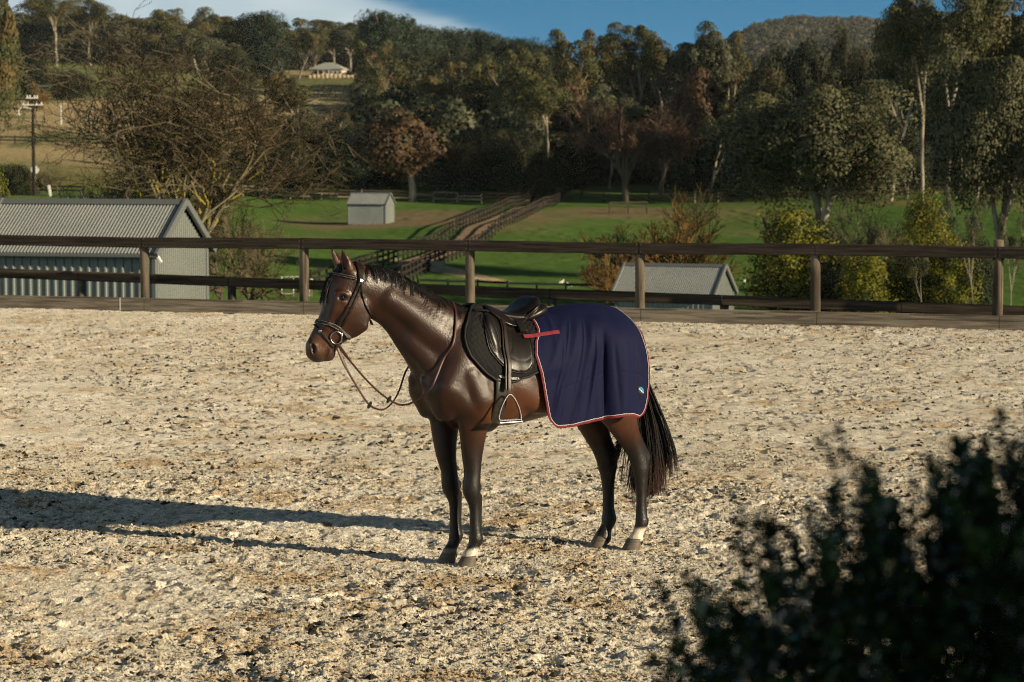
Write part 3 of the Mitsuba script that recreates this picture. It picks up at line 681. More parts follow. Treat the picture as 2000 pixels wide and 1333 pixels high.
# pole, round sign, guide post
gz = lambda x, y: float(ground(x, y))
x, y = -49.0, 232.0; z = gz(x, y); pole = thing("utility_pole", "tall timber utility pole with pale crossarms beside the road", "utility pole")
put(pole + "__pole", post(x, y, z - .5, z + 10.2, .19, 10, 3, .72, 0), "dark_fence", 40)
for h, w in ((10.0, 1.2), (9.3, 2.2)):
    kk = put(pole + "__crossarm", beam((x - w / 2, y - .2, z + h), (x + w / 2, y - .2, z + h), .10, .13, .01), "white_paint", False)
    for q in (-.42, -.2, .2, .42):
        i = trimesh.creation.cylinder(.07, .22, sections=8); i.apply_translation((x + q * w, y - .2, z + h + .17)); put(kk + "__insulator", i, "white_paint", 40)
arm = catmull(np.array([(x - .1, y - .25, z + 8.9), (x - .9, y - .25, z + 9.05), (x - 1.35, y - .25, z + 8.8), (x - 1.42, y - .25, z + 8.35)]), 5); kk = put(pole + "__lamp_arm", tube(arm, .05, 6), "white_paint", True)
put(kk + "__lamp_head", beam((x - 1.42, y - .5, z + 8.3), (x - 1.42, y + .1, z + 8.34), .22, .12, .03), "white_paint", 30)
x, y = -49.6, 235.5; z = gz(x, y); sg_ = thing("round_sign", "round white sign on a thin post beside the utility pole", "sign"); put(sg_ + "__post", post(x, y, z - .3, z + 2.4, .05, 8, 1, 1, 0), "white_paint", 40)
d = trimesh.creation.cylinder(.42, .03, sections=28, transform=trimesh.transformations.rotation_matrix(math.pi / 2, (1, 0, 0))); d.apply_translation((x, y - .08, z + 2.75)); put(sg_ + "__disc", d, "white_paint", 40)
x, y = -47.5, 233.0; z = gz(x, y); gp_ = thing("guide_post", "short white guide post leaning by the road", "guide post"); put(gp_, beam((x, y, z - .1), (x - .2, y, z + 1.15), .14, .26, .02), "white_paint", 30)
x, y = -79.5, 400.0; z = gz(x, y); lp = thing("lamp_post", "pale lamp post by the gateway on the hillside", "lamp post"); put(lp + "__post", post(x, y, z - .3, z + 3.4, .11, 8, 2, .8, 0), "white_paint", 40); put(lp + "__lamp", beam((x - .1, y, z + 3.45), (x + 1.0, y, z + 3.62), .35, .30, .06), "cream_wall", 30)
k = thing("white_rail_gateway", "pale timber gateway rails on the hillside above the utility pole", "gateway")
for q in range(4): put(k + "__post", post(-86.4 + 1.2 * q, 401 + .3 * q, gz(-84, 400) - .3, gz(-84, 400) + 1.9 + .1 * (q == 3), .12, 8, q, .95, .01), "old_rail", 40)
for h in (.6, 1.7): put(k + "__rail", beam((-86.4, 400.8, gz(-84, 400) + h), (-82.6, 401.8, gz(-84, 400) + h), .06, .2, .01), "old_rail", False)
# tubular gate, round reflector, trough, drum, birds
x, y, z = -12.35, 121, gz(-11.7, 121); gate = thing("tubular_gate", "pale tubular steel gate at the foot of the fenced lane", "gate"); zt = 2.5 - 231 * 121 / 4410
put(gate + "__frame", tube(catmull(np.array([(x, y, zt - 1.15), (x, y, zt - .1), (x + .08, y, zt), (x + 1.3, y, zt), (x + 1.38, y, zt - .1), (x + 1.38, y, zt - 1.15), (x, y, zt - 1.15)]), 5), .025, 8), "white_paint", True)
for q in (.3, .6, .9): put(gate + "__bar", tube([(x, y, zt - q), (x + 1.38, y, zt - q)], .018, 6), "white_paint", True)
put(gate + "__stile", tube([(x + .62, y, zt), (x + .62, y, zt - 1.15)], .03, 6), "white_paint", True)
rf = thing("round_reflector", "small round white reflector on a stake beside the tubular gate", "reflector"); put(rf + "__stake", post(-10.72, 120.6, gz(-10.7, 120.6) - .2, zt - .05, .03, 6, 4, 1, 0), "old_rail", 40)
d = trimesh.creation.icosphere(2, .135); d.apply_transform(np.diag([1, .35, 1, 1])); d.apply_translation((-10.72, 120.5, zt - .2)); put(rf + "__lens", d, "white_paint", True)
x, y = -4.95, 150.0; z = gz(x, y); tr_ = thing("water_trough", "round concrete water trough on bare ground beside the lane", "trough")
a = trimesh.creation.annulus(.46, .56, .72, sections=28); a.apply_translation((x, y, z + .30)); put(tr_ + "__ring", a, "concrete", 40); b_ = trimesh.creation.cylinder(.46, .04, sections=28); b_.apply_translation((x, y, z + .50)); put(tr_ + "__water", b_, "window_glass", False)
dm = thing("black_drum", "black drum standing beside the round concrete trough", "drum"); c_ = trimesh.creation.cylinder(.26, .7, sections=18); c_.apply_translation((x - .78, y - .2, z + .33)); put(dm, c_, "shadow_dark", 40)


def bird(x, y, label, turn):
    k = thing("white_bird", label, "bird", "white birds feeding on the grass"); F = Field((-.30, -.14, -.02), (.34, .14, .44), .014)
    F.loft([(-.14, 0, .15, .045, .04), (-.02, 0, .19, .085, .075), (.09, 0, .22, .075, .065), (.13, 0, .29, .042, .04), (.16, 0, .33, .042, .04), (.20, 0, .33, .022, .02)], k=.02); F.loft([(-.12, 0, .16, .03, .045), (-.26, 0, .11, .010, .04)], k=.02)
    for s in (1, -1): F.loft([(.02, s * .04, .12, .014, .014), (.03, s * .04, .0, .012, .012)], k=.015)
    m = F.mesh(); m.apply_transform(trimesh.transformations.rotation_matrix(turn, (0, 0, 1))); m.apply_translation((x, y, gz(x, y))); put(k + "__body", m, "feather", True)
    b = trimesh.creation.cone(.014, .05, sections=8); b.apply_transform(trimesh.transformations.rotation_matrix(math.pi / 2, (0, 1, 0))); b.apply_translation((.205, 0, .325)); b.apply_transform(trimesh.transformations.rotation_matrix(turn, (0, 0, 1))); b.apply_translation((x, y, gz(x, y))); put(k + "__beak", b, "nail", False)


bird(3.02, 138.5, "white bird furthest up the slope behind the back of the saddle", .4); bird(3.42, 135.5, "white bird nearest to the pale rail fence", 2.4); bird(14.4, 139.5, "white bird alone on the grass right of the small iron shed", 1.0)


# ---------------------------------------------------------------- house on the hill and the pale building among the trees
hz = gz(-64.5, 800) - .5; house = thing("farm_house", "low cream farmhouse with a grey hipped roof on the hillside", "house")
HM = T().translate([-64.5, 800, hz]).rotate([0, 0, 1], -8)
HP = lambda part, m, b, sm=False: put(house + "__" + part, m, b, sm, HM)
def bx(x0, x1, y0, y1, z0, z1): m = trimesh.creation.box((x1 - x0, y1 - y0, z1 - z0)); m.apply_translation(((x0 + x1) / 2, (y0 + y1) / 2, (z0 + z1) / 2)); return m
HP("wall", bx(-5.4, 5.6, -4, 4, 0, 2.9), "cream_wall")
def hip(x0, x1, y0, y1, z, h, o=.7):
    x0, x1, y0, y1 = x0 - o, x1 + o, y0 - o, y1 + o; r = (y1 - y0) / 2; ym = (y0 + y1) / 2
    v = np.array([(x0, y0, z), (x1, y0, z), (x1, y1, z), (x0, y1, z), (x0 + r, ym, z + h), (x1 - r, ym, z + h), (x0, y0, z - .25), (x1, y0, z - .25), (x1, y1, z - .25), (x0, y1, z - .25)])
    return trimesh.Trimesh(v, [(0, 1, 5), (0, 5, 4), (1, 2, 5), (2, 3, 4), (2, 4, 5), (3, 0, 4), (6, 7, 1), (6, 1, 0), (7, 8, 2), (7, 2, 1), (8, 9, 3), (8, 3, 2), (9, 6, 0), (9, 0, 3), (6, 8, 7), (6, 9, 8)], process=False)
HP("roof", hip(-5.4, 5.6, -4, 4, 2.9, 2.3), "grey_roof")
for q in (-3.9, -1.6, 1.6, 3.2, 4.7): f_ = HP("window", bx(q - .55, q + .55, -4.06, -4.01, .9, 2.1), "white_paint"); put(f_ + "__pane", bx(q - .47, q + .47, -4.09, -4.065, 1.0, 2.0), "window_glass", False, HM)
HP("door", bx(-.2, .8, -4.06, -4.01, .05, 2.1), "window_glass"); HP("veranda_roof", bx(-2.8, 1.2, -5.4, -4.1, 2.45, 2.55), "grey_roof")
for q in (-2.7, -.8, 1.1): HP("veranda_post", bx(q - .07, q + .07, -5.35, -5.2, 0, 2.44), "white_paint")
sw = thing("stone_wall", "pale stone retaining wall below the hillside farmhouse", "wall"); g = np.random.default_rng(4)
for k in range(16):
    xx = -70 + 1.45 * k; s_ = trimesh.creation.icosphere(1, 1.0); s_.vertices = np.array(s_.vertices) * (1 + g.normal(0, .1, (len(s_.vertices), 1))) * [.85, .7, g.uniform(.7, 1.3)] + [xx, 786 + .12 * k, gz(xx, 786) + .6]; put(sw + "__stone", s_, "stone", True)
bl = thing("pale_building", "pale weatherboard building glimpsed between the trees behind the right hand fence", "building"); bz = gz(28, 300)
for k in range(9): put(bl + "__board", bx(24.8, 31.2, 299.9, 300 + .02 * (k % 2), bz + .25 * k, bz + .25 * k + .235), "cream_wall", False)
for q in (26.2, 28, 29.8): w_ = put(bl + "__window", bx(q - .35, q + .35, 299.80, 299.88, bz + .8, bz + 1.7), "white_paint", False); put(w_ + "__pane", bx(q - .29, q + .29, 299.76, 299.79, bz + .86, bz + 1.64), "window_glass", False)
put(bl + "__roof", trimesh.Trimesh([(24.3, 299.4, bz + 2.3), (31.7, 299.4, bz + 2.3), (31.7, 305, bz + 3.6), (24.3, 305, bz + 3.6), (24.3, 299.4, bz + 2.2), (31.7, 299.4, bz + 2.2)], [(0, 1, 2), (0, 2, 3), (4, 5, 1), (4, 1, 0)], process=False), "grey_roof", False)

# ---------------------------------------------------------------- trees: grown limb by limb, leaves in clumps at the twig ends
def rot_about(d, ang, az, g):
    r = np.cross(d, g.normal(0, 1, 3)); r /= np.linalg.norm(r); q = np.cross(d, r); v = d * math.cos(ang) + (r * math.cos(az) + q * math.sin(az)) * math.sin(ang); return v / np.linalg.norm(v)


def grow(seed, levels, kids, ang, l0, lr, r0, rr, up, bend, base_split=None, tipmin=0, trunk_lean=.05):
    """limbs as polylines with radii; returns ({level: (P, R)}, tips)"""
    g = np.random.default_rng(seed); out = {}; tips = []
    stack = [(np.zeros(3), np.array([g.normal(0, trunk_lean), g.normal(0, trunk_lean), 1.0]), l0, r0, 0)]
    while stack:
        p, d, L, r, lev = stack.pop(); d = d / np.linalg.norm(d); P = [p]; n = 5
        for _ in range(n - 1):
            d = d + g.normal(0, bend, 3) + np.array([0, 0, up[min(lev, len(up) - 1)]]); d /= np.linalg.norm(d); P.append(P[-1] + d * L / (n - 1))
        re = r * rr ** .8; out.setdefault(lev, []).append((np.array(P), np.linspace(r, re, n)))
        if lev >= levels: tips.append((P[-1], d)); continue
        if lev >= tipmin > 0: tips.append((P[-1], d))
        k = kids[min(lev, len(kids) - 1)]; k = int(k + g.uniform(0, 1)); a0 = g.uniform(0, 6.3)
        for i in range(k):
            at = P[-1] if i < 2 or lev == 0 and base_split else P[int(g.integers(2, n))]
            a = ang[min(lev, len(ang) - 1)] * g.uniform(.55, 1.35)
            stack.append((at, rot_about(d, a, a0 + 6.283 * i / k + g.normal(0, .3), g), L * lr[min(lev, len(lr) - 1)] * g.uniform(.75, 1.2), re * g.uniform(.72, 1.0), lev + 1))
    return {k: (np.array([q[0] for q in v]), np.array([q[1] for q in v])) for k, v in out.items()}, tips


def limbs(lv, keep, sides=(7, 6, 5, 4, 3, 3, 3, 3)):
    return cat_mesh([strands(*lv[k], sides=sides[min(k, 7)]) for k in lv if k in keep])


def leaves(centres, n, rad, size, seed, flat=.75, droop=0.0, elong=1.6):
    """n leaf blades round every centre"""
    g = np.random.default_rng(seed); C = np.repeat(np.array(centres), n, 0); N = len(C)
    d = g.normal(0, 1, (N, 3)); d /= np.linalg.norm(d, axis=1, keepdims=True); r = g.uniform(0, 1, (N, 1)) ** .45
    rr = np.repeat(g.uniform(.7, 1.25, (len(centres), 1)), n, 0) * rad
    p = C + d * r * rr * [1, 1, flat]; p[:, 2] -= droop * r[:, 0] ** 2 * rad
    a = g.normal(0, 1, (N, 3)) + [0, 0, -droop * 1.2]; a /= np.linalg.norm(a, axis=1, keepdims=True); b = np.cross(a, d * .7 + g.normal(0, .5, (N, 3))); b /= np.linalg.norm(b, axis=1, keepdims=True) + 1e-9
    s = size * g.uniform(.6, 1.35, (N, 1)); a, b = a * s * elong * .5, b * s * .5
    V = np.stack([p - a, p + b * .9 - a * .1, p + a, p - b * .9 - a * .1], 1); k = 4 * np.arange(N)[:, None]
    m = trimesh.Trimesh(V.reshape(-1, 3), np.concatenate([k + [0, 1, 2], k + [0, 2, 3]]), process=False)
    own = np.cross(a, b); own /= np.linalg.norm(own, axis=1, keepdims=True) + 1e-9; own *= np.sign((own * d).sum(1, keepdims=True)) + 1e-3
    nn = d * .62 + own * .38 + [0, 0, .08]; nn /= np.linalg.norm(nn, axis=1, keepdims=True); NORMALS[id(m)] = (np.repeat(nn, 4, 0), m)      # leaves lie round their twig, so a clump shades as one tuft
    return m


def foliage(m, b):
    n = NORMALS.get(id(m))
    return mikit.ply(m, b) if n is None else {"type": "ply", "filename": meshkit.write_ply(m, normals=n[0]), "face_normals": False, "bsdf": {"type": "ref", "id": b}}


KINDS, NORMALS = {}, {}


def kind(name, parts):
    """parts: {part: (mesh, bsdf)}; every kind is normalised to height 1"""
    z1 = max(np.percentile(m.vertices[:, 2], 99.2) for m, _ in parts.values()); KINDS[name] = {}
    for part, (m, b) in parts.items():
        m.vertices = np.array(m.vertices) / z1; rad = np.abs(np.percentile(m.vertices[:, :2], [3, 97], axis=0)).mean() if part != "trunk" else 0
        key = f"{name}_{part}_shape"; scene[key] = {"type": "shapegroup", part: mikit.ply(m, b, True) if part == "trunk" else foliage(m, b)}; KINDS[name][part] = (key, rad)


def gum(name, seed, leaf, bark, size=.15, n=360, rad=1.15, l0=4.2, levels=3, kids=(3, 2.6, 2.4), ang=(.50, .65, .65), droop=.6, flat=.75, tipmin=2, up=(.0, .10, .06), r0=.19, **kw):
    lv, tips = grow(seed, levels, kids, ang, l0, (.72, .74, .74), r0, .72, up, .10, tipmin=tipmin, **kw)
    kind(name, {"trunk": (limbs(lv, range(0, levels + 1)), bark), "crown": (leaves([t for t, _ in tips], n, rad, size, seed, flat, droop), leaf)})


def dense(name, seed, leaf, n_lobes=26, per=800, size=.08, squash=1.0, trunk=.12, lobe=.36, cone=0.0, bark="brown_bark", base=.12):
    """thick evergreen: overlapping lobes of leaves round a short stem"""
    g = np.random.default_rng(seed); c = []
    for i in range(n_lobes):
        h = (i + .5) / n_lobes; w = math.sin(math.pi * min(1, .12 + .88 * (1 - h)) ** (.8)) * (1 - cone * h) if cone else math.sqrt(max(.02, 1 - (2 * h - .85) ** 2 / 1.5))
        a = i * 2.4 + g.uniform(-.4, .4); r = w * g.uniform(.35, .8); c.append((r * math.cos(a) * 2.2 * squash, r * math.sin(a) * 2.2 * squash, base * 5 + h * (5 - base * 5 - .7)))
    lv, _ = grow(seed, 1, (4,), (.35,), 2.4, (.8,), trunk, .7, (.0, .12), .06)
    kind(name, {"trunk": (limbs(lv, (0, 1)), bark), "crown": (leaves(c, per, lobe * 2.9, size, seed, .85, .1), leaf)})


# eucalypts of several habits
gum("gum_a", 3, "gum_leaf", "gum_bark"); gum("gum_b", 8, "gum_leaf", "gum_bark", l0=5.0, kids=(3, 2.6, 2.2)); gum("gum_c", 15, "gum_leaf", "gum_bark", l0=4.2, ang=(.6, .6, .6), kids=(3.4, 2.6, 2.4))
gum("gum_grey", 23, "gum_leaf_grey", "gum_bark", l0=3.8, n=480); gum("gum_russet", 31, "gum_leaf_russet", "gum_bark", l0=1.7, ang=(.62, .65, .6), tipmin=1, kids=(3.6, 2.8, 2.4), rad=1.05, droop=.5, n=460)
gum("gum_tall", 42, "gum_leaf", "gum_bark", l0=6.6, kids=(3, 2.5, 2.4), ang=(.38, .55, .6), n=500, rad=1.5)
gum("paperbark", 51, "paperbark_leaf", "gum_bark", size=.038, n=1500, rad=.60, l0=1.3, levels=3, kids=(4.4, 3, 2.6), ang=(.55, .6, .6), droop=.7, r0=.085, tipmin=2, flat=.9, up=(0, .06, .02))
gum("slender_gum", 64, "paperbark_leaf", "gum_bark", size=.06, n=800, rad=.7, r0=.09, l0=4.6, levels=3, kids=(2.4, 2.4, 2.2), ang=(.28, .45, .55), droop=1.2, flat=1.1, up=(0, .10, .0))
gum("weeping_gum", 66, "gum_leaf", "gum_bark", size=.10, n=900, rad=1.0, l0=3.2, kids=(3.4, 2.6, 2.2), droop=1.6, flat=1.2)
dense("dark_evergreen", 5, "dark_leaf"); dense("dark_evergreen_b", 9, "dark_leaf", 30, 720, .08, 1.15); dense("pine", 12, "pine_leaf", 30, 720, .075, .78, .12, .30, .55)
dense("wattle", 14, "wattle_leaf", 24, 520, .085, .8, .08, .30, 0, "brown_bark", .03); dense("wattle_b", 19, "wattle_leaf", 18, 560, .085, .62, .07, .34, 0, "brown_bark", .05); dense("hill_tree", 27, "far_leaf", 9, 34, .62, 1.1, .1, .40)


def bare(name, seed, twig, bark, levels=6, kids=(3.2, 2.6, 2.5, 2.4, 2.2, 2.0), ang=(.6, .6, .6, .6, .6, .6), l0=2.0, lr=(.85, .78, .76, .74, .72), r0=.26, up=(0, .03, .03, .02, .01), trunkto=3, tw=.0, rr=.70, bend=.14):
    lv, tips = grow(seed, levels, kids, ang, l0, lr, r0, rr, up, bend)
    tws = {k: (v[0], np.maximum(v[1], tw)) for k, v in lv.items() if k > trunkto}
    kind(name, {"trunk": (limbs(lv, range(0, trunkto + 1)), bark), "twigs": (limbs(tws, tws.keys()), twig)})


bare("bare_big", 37, "twig_brown", "lichen_bark", 8, (5, 4, 3.8, 3.3, 2.9, 2.5, 2.2, 2.0), (.40, .52, .58, .66, .7, .75), 1.6, (1.25, .86, .78, .74, .72, .72, .74), .15, (0, .06, .05, .04, .02), 3, .0095, bend=.12)
bare("bare_red", 75, "twig_red", "brown_bark", 6, (4.4, 3.8, 3.4, 3.2, 3.0, 2.6), (.6, .55, .55, .55, .5), 1.7, (.82, .8, .76, .74), .26, (0, .06, .05, .03), 2, .014)
bare("bare_shrub", 78, "twig_brown", "brown_bark", 6, (6, 3.8, 3.4, 3.2, 3.0, 2.6), (.9, .6, .55, .5), .7, (1.5, .82, .78, .74), .10, (0, .04, .03, .01), 1, .007)
bare("willow_orange", 83, "twig_orange", "brown_bark", 6, (8, 4.4, 4.0, 3.6, 3.2, 2.6), (1.15, .65, .55, .5, .45, .4), .5, (2.0, .80, .76, .72, .7), .13, (0, .04, .05, .06, .06), 1, .008, .72, .10)

PART_NAMES = {"trunk": "trunk", "crown": "crown", "twigs": "twigs"}
gt = np.random.default_rng(12)


def tree(kind_, name, label, x, y, h, width=None, turn=None, group=None, cat="tree", sink=.15, z=None):
    k = thing(name, label, cat, group); z = gz(x, y) if z is None else z; t = gt.uniform(0, 360) if turn is None else turn
    for part, (shape, _) in KINDS[kind_].items():
        r = max(v[1] for v in KINDS[kind_].values()); sx = h if width is None else width / (2 * r)
        scene[numbered(k + "__" + part)] = {"type": "instance", "shapegroup": {"type": "ref", "id": shape}, "to_world": T().translate([x, y, z - sink]).rotate([0, 0, 1], float(t)).scale([float(sx), float(sx), float(h + sink)])}
    return k


